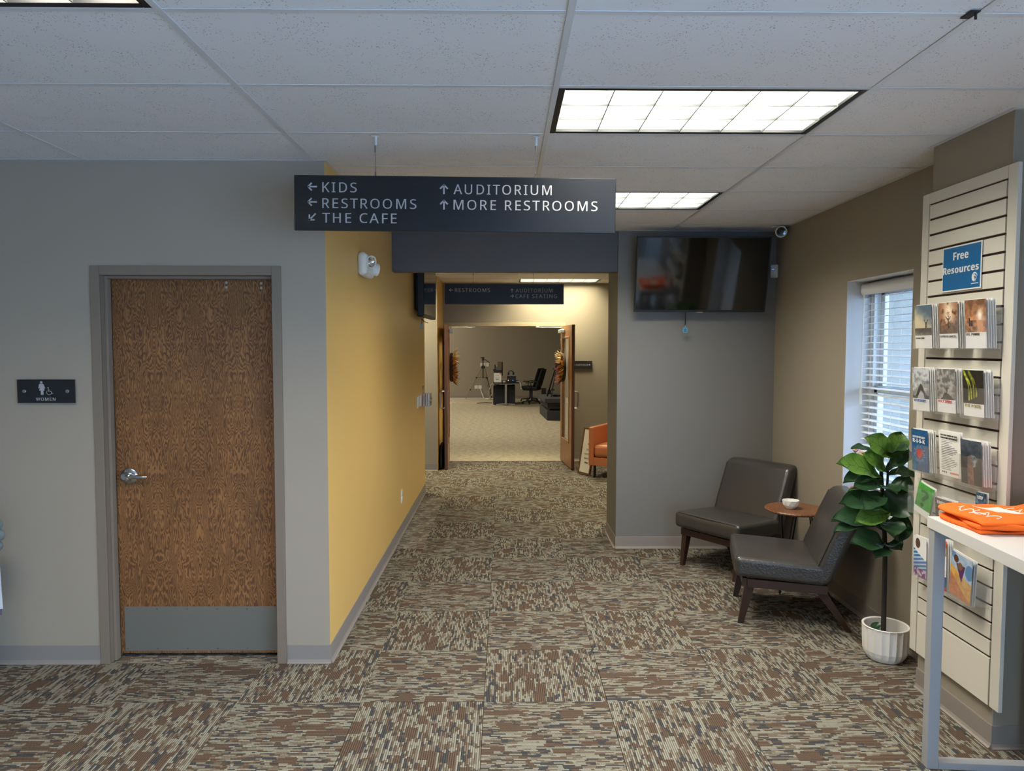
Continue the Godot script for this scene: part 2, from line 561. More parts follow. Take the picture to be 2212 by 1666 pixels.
func make_materials() -> void:
	M.paint = mat(rgb8(162, 149, 133), 0.55, 0.0, 0.4)
	M.paint_dark = mat(rgb8(122, 120, 116), 0.5, 0.0, 0.4)
	M.paint_header = mat(rgb8(92, 92, 94), 0.5, 0.0, 0.4)
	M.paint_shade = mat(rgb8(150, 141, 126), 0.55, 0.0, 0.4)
	M.yellow = mat(rgb8(222, 181, 106), 0.42, 0.0, 0.5)
	M.base = mat(rgb8(138, 130, 124), 0.45)
	M.frame_paint = mat(rgb8(128, 114, 99), 0.45)
	M.white = mat(rgb8(226, 226, 222), 0.4)
	M.white_metal = mat(rgb8(214, 215, 214), 0.3, 0.0, 0.7)
	M.white_plastic = mat(rgb8(222, 222, 214), 0.35)
	M.reveal = mat(rgb8(214, 214, 214), 0.6)
	M.black = mat(rgb8(18, 19, 22), 0.5)
	M.black_gloss = mat(rgb8(8, 9, 12), 0.06, 0.0, 0.6)
	M.navy = mat(rgb8(12, 16, 24), 0.36, 0.0, 0.5)
	M.plaque = mat(rgb8(22, 24, 28), 0.6)
	M.silver_ink = mat(rgb8(168, 166, 166), 0.5)
	M.steel = mat(rgb8(176, 176, 172), 0.34, 1.0)
	M.chrome = mat(rgb8(205, 207, 210), 0.12, 1.0)
	M.brushed = mat(rgb8(134, 131, 122), 0.5, 0.5)
	M.cable = mat(rgb8(120, 120, 122), 0.35, 1.0)
	M.dark_metal = mat(rgb8(30, 30, 33), 0.4, 0.6)
	M.rubber = mat(rgb8(20, 20, 21), 0.7)
	M.glass = clear(0.06)
	M.acrylic = clear(0.035)
	M.paper = mat(rgb8(232, 232, 228), 0.7)
	M.blind = mat(rgb8(226, 228, 228), 0.45)
	M.blind.backlight_enabled = true
	M.blind.backlight = Color(0.12, 0.12, 0.12)
	M.pot = mat(rgb8(226, 222, 214), 0.5)
	M.trunk = mat(rgb8(44, 38, 34), 0.8)
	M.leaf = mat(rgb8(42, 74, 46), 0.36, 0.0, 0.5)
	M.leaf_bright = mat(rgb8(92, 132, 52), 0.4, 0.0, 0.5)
	for k in ["leaf", "leaf_bright"]:
		M[k].backlight_enabled = true
		M[k].backlight = Color(0.30, 0.42, 0.12)
	M.vein = mat(rgb8(58, 84, 44), 0.5)
	M.groove = mat(rgb8(58, 32, 28), 0.7)
	M.cream = mat(rgb8(212, 207, 194), 0.5)
	M.ink = mat(rgb8(40, 40, 42), 0.6)
	M.white_top = mat(rgb8(210, 210, 208), 0.4)
	M.grey_metal = mat(rgb8(158, 161, 165), 0.45)
	M.orange = mat(rgb8(250, 110, 26), 0.9)
	M.tripod_metal = mat(rgb8(150, 140, 118), 0.4, 0.5)
	M.case_navy = mat(rgb8(26, 30, 40), 0.6)
	M.carpets = []
	for k in 4:
		var m := textured(carpet_texture(11 + k * 17), Vector3(1, 1, 1), 0.95)
		m.metallic_specular = 0.15; m.albedo_color = Color(0.88, 0.88, 0.88)
		m.heightmap_enabled = true
		m.heightmap_texture = carpet_height(5)
		m.heightmap_scale = 0.22
		M.carpets.append(m)
	M.carpet_plain = textured(M.carpets[0].albedo_texture, Vector3(1.64, 1.64, 1.64), 0.95)
	M.carpet_plain.uv1_triplanar = true
	M.carpet_plain.uv1_world_triplanar = true
	var bn := noise(77, 0.35, 2)
	var bn2 := noise(78, 0.04, 2)
	M.carpet_beige = textured(paint(256, 256, func(x: int, y: int) -> Color:
		var s := 1.0 + 0.35 * bn.get_noise_2d(x, y) + 0.12 * bn2.get_noise_2d(x, y)
		return Color(0.66 * s, 0.62 * s, 0.53 * s)), Vector3(0.8, 0.8, 0.8), 0.95)
	M.carpet_beige.uv1_triplanar = true
	M.carpet_beige.uv1_world_triplanar = true
	M.tiles = []
	for k in 3:
		var m := textured(tile_texture(31 + k), Vector3.ONE, 0.85)
		m.metallic_specular = 0.2
		M.tiles.append(m)
	M.oak = textured(oak_texture(5, 640, 1024, 160, rgb8(84, 54, 34), rgb8(150, 104, 62), 8.0), Vector3.ONE, 0.42)
	M.oak_light = textured(oak_texture(9, 256, 512, 128, rgb8(128, 88, 54), rgb8(160, 114, 72), 5.0), Vector3(2.0, 0.6, 1), 0.4)
	M.oak_edge = mat(rgb8(92, 58, 42), 0.5)
	M.walnut = textured(oak_texture(12, 256, 256, 256, rgb8(88, 56, 36), rgb8(132, 86, 56), 5.0), Vector3(2.2, 2.2, 1), 0.32)
	M.espresso = mat(rgb8(52, 33, 26), 0.35)
	var hide := noise_tex(14, 0.05, 256, 4)
	M.leather = mat(rgb8(58, 56, 54), 0.31, 0.0, 0.55)
	M.tan_leather = mat(rgb8(186, 112, 72), 0.42, 0.0, 0.5)
	for k in ["leather", "tan_leather"]:
		var m: StandardMaterial3D = M[k]
		m.uv1_triplanar = true
		m.uv1_scale = Vector3(4, 4, 4)
		m.heightmap_enabled = true
		m.heightmap_texture = hide
		m.heightmap_scale = 0.12


# ---------------------------------------------------------------- camera, sky, exposure
func make_view() -> void:
	var cam := Camera3D.new()
	cam.name = "camera"
	add_child(cam)
	cam.position = EYE
	cam.basis = Basis.from_euler(TURN)
	cam.fov = rad_to_deg(2.0 * atan(833.0 / FOCAL))
	cam.near = 0.05
	cam.far = 200.0
	cam.current = true
	var sky := Sky.new()
	var sm := ProceduralSkyMaterial.new()
	sm.sky_top_color = Color(0.62, 0.79, 1.0)
	sm.sky_horizon_color = Color(0.72, 0.86, 1.0)
	sm.sky_curve = 0.2
	sm.ground_bottom_color = Color(0.5, 0.52, 0.55)
	sm.ground_horizon_color = Color(0.7, 0.76, 0.82)
	sm.sun_angle_max = 0.0
	sm.energy_multiplier = SKY_POWER
	sky.sky_material = sm
	var env := Environment.new()
	env.background_mode = Environment.BG_SKY
	env.sky = sky
	env.tonemap_mode = Environment.TONE_MAPPER_LINEAR
	env.tonemap_exposure = EXPOSURE
	env.sdfgi_enabled = true
	env.ssao_enabled = true
	env.ssil_enabled = true
	var we := WorldEnvironment.new()
	we.name = "environment"
	we.environment = env
	add_child(we)

const SKY_POWER := 10.5
const EXPOSURE := 1.3
const LAMP := 6.8            # energy of one ceiling fixture
const LAMP_HALL := 8.0
const LAMP_COLOR := Color(1.0, 0.965, 0.90)
const LAMP_WARM := Color(1.0, 0.95, 0.80)


# ---------------------------------------------------------------- the setting
func slab(r: Rect2, y0: float, y1: float, bevel: float, uvf: Callable) -> MB:
	var b := MB.new()
	b.span(Vector3(r.position.x, y0, r.position.y), Vector3(r.end.x, y1, r.end.y), bevel)
	for i in b.v.size(): b.t[i] = uvf.call(b.v[i])
	return b


func between(x0: float, x1: float, z0: float, z1: float) -> Rect2:
	return Rect2(x0, z0, x1 - x0, z1 - z0)


func floors() -> void:
	var b := MB.new()
	b.span(Vector3(-5.2, -0.15, -11.3), Vector3(4.7, -0.007, 4.0))
	var f := struct("floor", b, M.carpet_plain, "carpet tiled floor of striped brown, grey and cream squares laid quarter-turned")
	var q := 0.6096
	var rooms := [between(-5.0, XR, ZL, 3.9), between(XY, XR, ZB, ZL), between(-1.6, 2.7, -11.02, ZB), between(XY, 0.965, -6.8, ZB)]
	for i in range(-8, 5):
		for j in range(-5, 13):
			var x0 := -0.102 + q * i
			var z1 := -3.463 - q * j
			var cell := between(x0, x0 + q, z1 - q, z1)
			if cell.end.y > -1.2: continue
			for k in 3:
				var c: Rect2 = cell.intersection(rooms[k])
				if c.size.x < 0.01 or c.size.y < 0.01: continue
				if k == 2 and (c.get_center().x < -1.0 and c.get_center().y > -8.6): continue
				var turned := posmod(i + j, 2) == 0
				var flip := rng.randi() % 2 == 1
				var uvf := func(p: Vector3) -> Vector2:
					var u := (p.x - x0) / q
					var w := (p.z - z1) / q
					if flip:
						u = 1.0 - u
						w = 1.0 - w
					return Vector2(w, u) if turned else Vector2(u, w)
				part("carpet_tile", slab(c.grow(-0.0006), -0.007, 0.0, 0.002, uvf), M.carpets[rng.randi() % 4], f)
	b = MB.new()
	b.span(Vector3(-5.0, -0.05, -0.7), Vector3(XR, 0.001, 3.9))
	struct("floor_entrance", b, mat(rgb8(216, 210, 200), 0.5), "pale tiled floor of the entrance behind the viewer")
	b = MB.new()
	b.span(Vector3(-7, -0.15, -25.2), Vector3(8, -0.001, -11.02))
	struct("floor_auditorium", b, M.carpet_beige, "plain beige carpet of the auditorium beyond the double doors")
	b = MB.new()
	b.span(Vector3(-0.87, -0.001, -11.04), Vector3(0.87, 0.003, -11.0), 0.001)
	struct("trim_threshold", b, M.frame_paint, "thin strip where the striped carpet meets the beige carpet")


func ceilings() -> void:
	var b := MB.new()
	b.span(Vector3(-5.2, CE + 0.25, -11.3), Vector3(4.7, CE + 0.4, 4.0))
	var c := struct("ceiling", b, M.white, "suspended ceiling of speckled white tiles in a white metal grid")
	var lights := {}        # cells taken by fixtures, "region column row"
	for k in [[0, 2, 1], [0, 2, 4], [0, 0, -1], [0, 2, -2], [1, 2, 7], [1, 0, 5], [1, 3, 2]]: lights["%d %d %d" % k] = true
	var rooms := [[between(-5.0, XR, ZL, 3.9), between(XY, XR, ZB, ZL)], [between(XY, 4.5, ZH, ZB - 0.12), between(-4.0, XY, ZH, -8.62)]]
	var start := [-2.19, -10.45 + 7 * 0.6096]
	for reg in 2:
		for col in range(-3, 6):
			for row in range(-11, 9):
				var x0 := -2.244 + 1.2192 * col
				var z1: float = start[reg] - 0.6096 * row
				var cell := between(x0, x0 + 1.2192, z1 - 0.6096, z1)
				if lights.has("%d %d %d" % [reg, col, row]):
					fixture(Vector3(x0 + 0.6096, CE, z1 - 0.3048), reg == 1)
				for room in rooms[reg]:
					var r: Rect2 = cell.intersection(room)
					if r.size.x < 0.02 or r.size.y < 0.02: continue
					# the cross tee along the far edge of the cell, and the tile that lies on it
					if absf(r.position.y - cell.position.y) < 0.01:
						b = MB.new()
						b.span(Vector3(r.position.x + 0.012, CE - 0.003, r.position.y - 0.012), Vector3(r.end.x - 0.012, CE, r.position.y + 0.012), 0.001)
						part("cross_tee", b, M.white_metal, c)
					if lights.has("%d %d %d" % [reg, col, row]): continue
					var uvf := func(p: Vector3) -> Vector2: return Vector2((p.x - x0) / 1.2192, (p.z - z1) / 0.6096)
					part("ceiling_tile", slab(r.grow(-0.001), CE + 0.0005, CE + 0.016, 0.0, uvf), M.tiles[rng.randi() % 3], c)
			for room in rooms[reg]:
				var x0 := -2.244 + 1.2192 * col
				if x0 < room.position.x + 0.05 or x0 > room.end.x - 0.05: continue
				b = MB.new()
				b.span(Vector3(x0 - 0.012, CE - 0.0034, room.position.y), Vector3(x0 + 0.012, CE - 0.0002, room.end.y), 0.001)
				part("grid_runner", b, M.white_metal, c)
	# white angle where the ceiling meets the walls
	var k := 1
	for a in [[Vector3(-5, 0, ZL), Vector3(XY + 0.02, 0, ZL + 0.02)], [Vector3(XY, 0, ZB), Vector3(XY + 0.02, 0, ZL)], [Vector3(XY, 0, ZB), Vector3(XR, 0, ZB + 0.02)], [Vector3(XR - 0.02, 0, ZB), Vector3(XR, 0, -3.6)], [Vector3(XP - 0.02, 0, -3.62), Vector3(XP, 0, -3.01)], [Vector3(XP, 0, -3.03), Vector3(XR, 0, -3.01)], [Vector3(XR - 0.02, 0, -3.03), Vector3(XR, 0, 3.9)], [Vector3(XY, 0, ZH), Vector3(4.5, 0, ZH + 0.02)]]:
		b = MB.new()
		b.span(a[0] + Vector3(0, CE - 0.004, 0), a[1] + Vector3(0, CE - 0.0005, 0), 0.001)
		struct("trim_%d" % k, b, M.white_metal)
		k += 1
	# auditorium ceiling
	b = MB.new()
	b.span(Vector3(-7, 4.4, -25.2), Vector3(8, 4.6, -11.3))
	struct("ceiling_auditorium", b, M.paint_dark)


func fixture(at: Vector3, warm: bool) -> void:
	var t := thing("ceiling_light", fixture_label(at), "ceiling light", at, 0.0, "recessed ceiling lights")
	var w := 1.195; var d := 0.585; var e := 0.026
	var b := MB.new()
	for s in [-1, 1]:
		b.box(Vector3(s * (w - e) / 2, 0.004, 0), Vector3(e, 0.012, d), 0.002)
		b.box(Vector3(0, 0.004, s * (d - e) / 2), Vector3(w - 2 * e, 0.012, e), 0.002)
	part("frame", b, M.black, t)
	b = MB.new()
	for s in [-1, 1]:
		b.box(Vector3(s * (w - e * 1.5) / 2, 0.055, 0), Vector3(e * 0.5, 0.09, d), 0.002)
		b.box(Vector3(0, 0.055, s * (d - e * 1.5) / 2), Vector3(w - 2 * e, 0.09, e * 0.5), 0.002)
	b.box(Vector3(0, 0.106, 0), Vector3(w, 0.012, d))
	part("housing", b, M.louver, t)
	b = MB.new()
	b.box(Vector3(0, 0.094, 0), Vector3(w - 2 * e - 0.002, 0.008, d - 2 * e - 0.002))
	part("glowing_panel", b, M.glow_warm if warm else M.glow_cool, t)
	var iw := w - 2 * e - 0.004; var id := d - 2 * e - 0.004
	for k in 7:
		var along: bool = k < 2
		var at0: float = id * (-0.5 + (k + 1) / 3.0) if along else iw * (-0.5 + (k - 1) / 6.0)
		var len := iw if along else id
		var place := Transform3D(Basis(Vector3.UP, PI / 2 if along else 0.0), Vector3(0, 0, at0) if along else Vector3(at0, 0, 0))
		b = MB.new()
		b.xf = place
		b.prism(PackedVector2Array([Vector2(-0.0018, 0.006), Vector2(0.0018, 0.006), Vector2(0.0026, 0.03), Vector2(0.007, 0.072), Vector2(-0.007, 0.072), Vector2(-0.0026, 0.03)]), -len / 2, len / 2)
		var bl := part("louver_blade", b, M.louver, t)
		b = MB.new()
		b.xf = place
		b.box(Vector3(0, 0.003, 0), Vector3(0.0038, 0.007, len))
		part("blade_lip", b, M.lip, bl)
	var l := AreaLight3D.new()
	l.name = "ceiling_lamp"
	l.area_size = Vector2(1.1, 0.5)
	l.light_color = LAMP_WARM if warm else LAMP_COLOR
	l.light_energy = LAMP_HALL if warm else (LAMP if at.z < -1.5 else LAMP * 0.5)
	l.area_range = 30.0
	l.shadow_enabled = true
	add_child(l)
	l.position = at + Vector3(0, 0.086, 0)
	l.rotation.x = -PI / 2


func fixture_label(at: Vector3) -> String:
	if at.z < -9.9 and at.x > 0: return "recessed louvered light above the dark CAFE SEATING sign in the corridor"
	if at.z < -6.2: return "recessed louvered ceiling light in the corridor hidden behind the header, %s" % ("over the side passage" if at.x < 0 else "over the tan armchair")
	if at.z < -4.0: return "recessed louvered ceiling light just behind the right end of the hanging sign, nearer the television"
	if at.z < -2.6 and at.x > 0: return "large recessed ceiling light of eighteen glowing cells in front of the hanging sign"
	if at.x < 0 and at.z < -1.5 and at.x > -2.0: return "recessed ceiling light cut by the top edge of the photo above the restroom door"
	return "recessed louvered ceiling light above the viewer, out of the frame"


func baseboard(called: String, a: Vector2, b: Vector2, out: Vector2, m: Material) -> void:
	var q := MB.new()
	var along := b - a
	q.xf = Transform3D(Basis(Vector3(out.x, 0, out.y), Vector3.UP, Vector3(along.x, 0, along.y).normalized()), Vector3(a.x, 0, a.y))
	q.prism(PackedVector2Array([Vector2(0, 0), Vector2(0.017, 0), Vector2(0.0175, 0.004), Vector2(0.010, 0.010), Vector2(0.005, 0.022), Vector2(0.004, 0.100), Vector2(0.0025, 0.104), Vector2(0, 0.104)]), 0, along.length())
	struct(called, q, m)


func walls() -> void:
	var T := CE + 0.25
	var b := MB.new()
	# left wall with the opening for the restroom door
	b.span(Vector3(-5.0, 0, ZL - 0.15), Vector3(-2.20, T, ZL))
	b.span(Vector3(-1.23, 0, ZL - 0.15), Vector3(XY - 0.002, T, ZL))
	b.span(Vector3(-2.20, 2.155, ZL - 0.15), Vector3(-1.23, T, ZL))
	struct("wall_left", b, M.paint, "taupe wall with the oak restroom door")
	b = MB.new(); b.span(Vector3(-2.6, 0, ZL - 1.6), Vector3(-1.0 - 0.12, T, ZL - 1.5))
	b.span(Vector3(-2.7, 0, ZL - 1.6), Vector3(-2.6, T, ZL - 0.15))
	struct("wall_restroom", b, M.paint)
	b = MB.new()
	b.span(Vector3(XY - 0.15, 0, -8.64), Vector3(XY, T, ZL - 0.002))
	struct("wall_yellow", b, M.yellow, "mustard yellow side wall of the passage")
	b = MB.new()
	b.span(Vector3(-4.0, 0, ZH - 0.02), Vector3(-0.957, T, -10.12))
	struct("wall_corridor_left", b, M.paint_shade, "taupe stub wall beside the open left door leaf")
	b = MB.new()
	b.span(Vector3(-0.957, 0, ZH), Vector3(-0.952, T, -10.122))
	struct("wall_corridor_yellow", b, M.yellow, "short mustard yellow wall behind the left door leaf")
	b = MB.new()
	b.span(Vector3(-4.15, 0, -10.2), Vector3(-4.0, T, -8.5)); b.span(Vector3(-4.0, 0, -8.62), Vector3(XY - 0.15, T, -8.5))
	struct("wall_corridor_end", b, M.paint_shade)
	# rear wall: stub on the right, beam over the passage
	b = MB.new(); b.span(Vector3(0.965, 0, ZB - 0.56), Vector3(XR + 0.25, T, ZB))
	struct("wall_back", b, M.paint_dark, "dark taupe rear wall that carries the television")
	b = MB.new(); b.span(Vector3(XY, 2.395, ZB - 0.13), Vector3(0.965, T, ZB - 0.012), 0.003)
	struct("wall_header", b, M.paint_header, "dark taupe beam across the top of the passage")
	# window wall
	var z0 := -4.876; var z1 := -4.085; var y0 := 0.735; var y1 := 2.196
	var W := XR + 0.25
	b = MB.new()
	b.span(Vector3(XR, 0, ZB), Vector3(W, T, z0)); b.span(Vector3(XR, 0, z1), Vector3(W, T, -1.3))
	b.span(Vector3(XR, 0, z0), Vector3(W, y0, z1)); b.span(Vector3(XR, y1, z0), Vector3(W, T, z1))
	for k in 2:
		var q0 := -1.3 + k * 2.5
		b.span(Vector3(XR, 0, q0), Vector3(W, 0.08, q0 + 2.3)); b.span(Vector3(XR, 2.4, q0), Vector3(W, T, q0 + 2.3))
		b.span(Vector3(XR, 0, q0 + 2.3), Vector3(W, T, q0 + 2.5 if k == 0 else 4.0))
	struct("wall_right", b, M.paint_shade, "taupe wall with the window and blinds")
	b = MB.new(); b.span(Vector3(XP, 0, -3.60), Vector3(XR, T, -3.03), 0.004)
	struct("wall_pier", b, M.paint_shade, "taupe pier that carries the slatted display panel")
	# behind the camera
	b = MB.new()
	b.span(Vector3(-5.15, 0, ZL - 0.15), Vector3(-5.0, T, 4.0))
	struct("wall_far_left", b, M.paint)
	b = MB.new()
	b.span(Vector3(-5.15, 0, 3.9), Vector3(0.8, T, 4.05)); b.span(Vector3(2.1, 0, 3.9), Vector3(W, T, 4.05)); b.span(Vector3(0.8, 2.25, 3.9), Vector3(2.1, T, 4.05))
	struct("wall_front", b, M.paint)
	# corridor end with the double doors, and the corridor's right side
	b = MB.new()
	b.span(Vector3(-0.957, 0, ZH - 0.18), Vector3(-0.90, T, ZH)); b.span(Vector3(0.89, 0, ZH - 0.18), Vector3(4.65, T, ZH)); b.span(Vector3(-0.90, 2.10, ZH - 0.18), Vector3(0.89, T, ZH))
	struct("wall_corridor_back", b, M.paint_shade, "beige wall around the double doors of the auditorium")
	b = MB.new(); b.span(Vector3(4.5, 0, ZH), Vector3(4.65, T, ZB - 0.56)); b.span(Vector3(W, 0, ZB - 0.56), Vector3(4.65, T, ZB - 0.4))
	struct("wall_corridor_right", b, M.paint_shade)
	# auditorium shell
	b = MB.new()
	b.span(Vector3(-7, 0, -24.95), Vector3(8, 4.4, -24.75))
	struct("wall_auditorium_back", b, M.paint_shade, "rear wall of the dim auditorium")
	b = MB.new()
	b.span(Vector3(-7.1, 0, -25), Vector3(-6.9, 4.4, -11.3)); b.span(Vector3(7.9, 0, -25), Vector3(8.1, 4.4, -11.3))
	b.span(Vector3(-7, 0, -11.45), Vector3(-0.957, 4.4, -11.31)); b.span(Vector3(0.95, 0, -11.45), Vector3(8, 4.4, -11.31)); b.span(Vector3(-0.957, T - 0.3, -11.45), Vector3(0.95, 4.4, -11.31))
	struct("wall_auditorium_side", b, M.paint_shade)

	baseboard("baseboard_left", Vector2(-5.0, ZL), Vector2(-2.228, ZL), Vector2(0, 1), M.base)
	baseboard("baseboard_left_corner", Vector2(-1.20, ZL), Vector2(XY + 0.004, ZL), Vector2(0, 1), M.base)
	baseboard("baseboard_yellow", Vector2(XY, ZL + 0.004), Vector2(XY, -8.64), Vector2(1, 0), M.base)
	baseboard("baseboard_back", Vector2(0.961, ZB), Vector2(XR, ZB), Vector2(0, 1), M.base)
	baseboard("baseboard_jamb", Vector2(0.965, ZB + 0.004), Vector2(0.965, ZB - 0.56), Vector2(-1, 0), M.base)
	baseboard("baseboard_right", Vector2(XR, ZB), Vector2(XR, -3.6), Vector2(-1, 0), M.base)
	baseboard("baseboard_pier", Vector2(XP, -3.60), Vector2(XP, -3.026), Vector2(-1, 0), M.base)
	baseboard("baseboard_pier_front", Vector2(XP - 0.004, -3.03), Vector2(XR, -3.03), Vector2(0, 1), M.base)
	baseboard("baseboard_pier_back", Vector2(XP - 0.004, -3.60), Vector2(XR, -3.60), Vector2(0, -1), M.base)
	baseboard("baseboard_right_front", Vector2(XR, -3.03), Vector2(XR, 3.9), Vector2(-1, 0), M.base)
	baseboard("baseboard_corridor_left", Vector2(-4.0, -10.12), Vector2(-0.953, -10.12), Vector2(0, 1), M.base)
	baseboard("baseboard_corridor_back", Vector2(0.95, ZH), Vector2(4.5, ZH), Vector2(0, 1), M.base)
	baseboard("baseboard_auditorium", Vector2(-7, -24.75), Vector2(8, -24.75), Vector2(0, 1), M.base)


func outdoors() -> void:
	var b := MB.new()
	b.span(Vector3(-30, -0.4, -40), Vector3(60, -0.2, 50))
	struct("ground", b, mat(rgb8(222, 224, 226), 0.9), "pale pavement outside the windows")
	# what shows between the slats: a dark blue boarded fence, and bare trees beyond
	var f := thing("board_fence", "dark blue fence of upright boards seen through the window blinds", "fence", Vector3(7.2, -0.2, -16.0))
	var k := 0
	var navy := mat(rgb8(52, 78, 118), 0.6)
	for i in 40:
		b = MB.new()
		b.box(Vector3(0, 0.98, i * 0.4), Vector3(0.03, 1.96 + 0.03 * sin(i * 2.3), 0.385), 0.006)
		part("board", b, navy, f)
	b = MB.new(); b.span(Vector3(0.02, 0.4, -0.2), Vector3(0.09, 0.5, 15.8)); b.span(Vector3(0.02, 1.5, -0.2), Vector3(0.09, 1.6, 15.8))
	part("rail", b, navy, f)
	var roof := MB.new()
	roof.span(Vector3(XR + 0.3, 2.62, -1.6), Vector3(XR + 2.0, 2.80, 5.0), 0.01)
	struct("canopy", roof, M.white, "entrance canopy outside, out of view")
	var bark := mat(rgb8(96, 92, 92), 0.9)
	for q in [[12.0, -15.5, 5.6, 1], [15.0, -12.2, 6.6, 2], [11.0, -10.2, 5.0, 3]]:
		var t := thing("bare_tree", ["", "leafless tree farthest along behind the blue fence outside the window", "taller leafless tree standing well behind the blue fence", "small leafless tree just behind the blue fence outside the window"][q[3]], "tree", Vector3(q[0], -0.2, q[1]), 0.0, "bare trees outside the window")
		var r := RandomNumberGenerator.new()
		r.seed = q[3] * 13
		var mb := MB.new()
		var tips := []
		mb.tube([Vector3.ZERO, Vector3(0.05, q[2] * 0.25, 0), Vector3(0, q[2] * 0.45, 0.1)], [0.16, 0.12, 0.1], 7)
		part("trunk", mb, bark, t)
		mb = MB.new()
		grow(mb, Vector3(0, q[2] * 0.42, 0.1), Vector3(0.1, 1, 0.1), q[2] * 0.25, 0.08, 5, r)
		part("branch", mb, bark, t)


func grow(mb: MB, p: Vector3, d: Vector3, l: float, w: float, depth: int, r: RandomNumberGenerator) -> void:
	for k in (3 if depth > 2 else 2):
		var e := (d + Vector3(r.randf_range(-1, 1), r.randf_range(-0.25, 0.6), r.randf_range(-1, 1)) * 0.75).normalized()
		var q := p + e * l * r.randf_range(0.7, 1.1)
		mb.tube([p, (p + q) * 0.5 + Vector3(r.randf_range(-1, 1), 0, r.randf_range(-1, 1)) * l * 0.06, q], [w, w * 0.75, w * 0.5], 5, false)
		if depth > 0: grow(mb, q, e, l * 0.68, w * 0.5, depth - 1, r)


# ---------------------------------------------------------------- doors
func restroom_door() -> void:
	var d := setting("door_1", "restroom door of dark-stained oak in a taupe metal frame")
	var b := MB.new()
	# frame: face, reveal and stop on each side and across the head
	for s in [[-2.225, -2.175, -1.0], [-1.255, -1.205, 1.0]]:
		b.span(Vector3(s[0], 0, ZL - 0.002), Vector3(s[1], 2.182, ZL + 0.012), 0.002)
		var inner: float = s[1] if s[2] < 0 else s[0]
		b.span(Vector3(inner, 0, ZL - 0.148), Vector3(inner + 0.022 * s[2], 2.15, ZL + 0.002))
		b.span(Vector3(inner, 0, ZL - 0.075), Vector3(inner - 0.016 * s[2], 2.132, ZL - 0.035), 0.002)
	b.span(Vector3(-2.175, 2.132, ZL - 0.002), Vector3(-1.255, 2.182, ZL + 0.012), 0.002)
	b.span(Vector3(-2.175, 2.132, ZL - 0.148), Vector3(-1.255, 2.154, ZL))
	b.span(Vector3(-2.160, 2.116, ZL - 0.075), Vector3(-1.270, 2.132, ZL - 0.035), 0.002)
	part("door_frame", b, M.frame_paint, d)
	var zf := ZL - 0.10
	b = MB.new()
	b.span(Vector3(-2.172, 0.014, zf - 0.045), Vector3(-1.258, 2.128, zf), 0.002)
	for i in b.v.size():
		b.t[i] = Vector2((b.v[i].x + 2.172) / 0.914, (2.128 - b.v[i].y) / 2.114)
	part("door_leaf", b, M.oak, d)
	var kp := MB.new()
	kp.span(Vector3(-2.146, 0.028, zf), Vector3(-1.272, 0.284, zf + 0.0016), 0.0006)
	var k := part("kick_plate", kp, M.brushed, d)
	for i in 6:
		for y in [0.042, 0.27]:
			b = MB.new()
			b.xf = Transform3D(Basis(Vector3.RIGHT, PI / 2), Vector3(-2.132 + 0.169 * i, y, zf + 0.0016))
			b.lathe([Vector2(0.0045, 0), Vector2(0.0038, 0.0015), Vector2(0, 0.002)], 10)
			part("screw", b, M.chrome, k)
	for x in [-2.132, -1.287]:
		b = MB.new()
		b.xf = Transform3D(Basis(Vector3.RIGHT, PI / 2), Vector3(x, 0.156, zf + 0.0016))
		b.lathe([Vector2(0.0045, 0), Vector2(0.0038, 0.0015), Vector2(0, 0.002)], 10)
		part("screw", b, M.chrome, k)
	# lever handle
	var c := Vector3(-2.098, 1.026, zf)
	b = MB.new()
	b.xf = Transform3D(Basis(Vector3.RIGHT, PI / 2), c)
	b.lathe([Vector2(0.045, 0), Vector2(0.045, 0.004), Vector2(0.040, 0.008), Vector2(0.026, 0.011), Vector2(0.018, 0.014), Vector2(0.015, 0.03), Vector2(0, 0.03)], 32)
	var h := part("door_handle", b, M.chrome, d)
	b = MB.new()
	b.xf = Transform3D(Basis(Vector3.RIGHT, PI / 2), c + Vector3(0, 0, 0.03))
	b.lathe([Vector2(0.0, 0), Vector2(0.024, 0), Vector2(0.028, 0.006), Vector2(0.028, 0.018), Vector2(0.022, 0.026), Vector2(0.011, 0.028), Vector2(0.010, 0.036), Vector2(0, 0.036)], 28)
	b.xf = Transform3D.IDENTITY
	b.tube([c + Vector3(0.015, 0, 0.044), c + Vector3(0.05, 0.002, 0.045), c + Vector3(0.085, 0, 0.042), c + Vector3(0.112, -0.001, 0.034)], [0.013, 0.0105, 0.0105, 0.009], 14)
	part("lever", b, M.chrome, h)
	for q in [[-1.538, 2.102], [-1.539, 2.076], [-1.347, 2.099], [-1.347, 2.073]]:
		b = MB.new()
		b.xf = Transform3D(Basis(Vector3.RIGHT, PI / 2), Vector3(q[0], q[1], zf))
		b.lathe([Vector2(0.0075, 0), Vector2(0.007, 0.003), Vector2(0, 0.004)], 14)
		part("bolt", b, mat(rgb8(170, 180, 176), 0.4, 0.6), d)


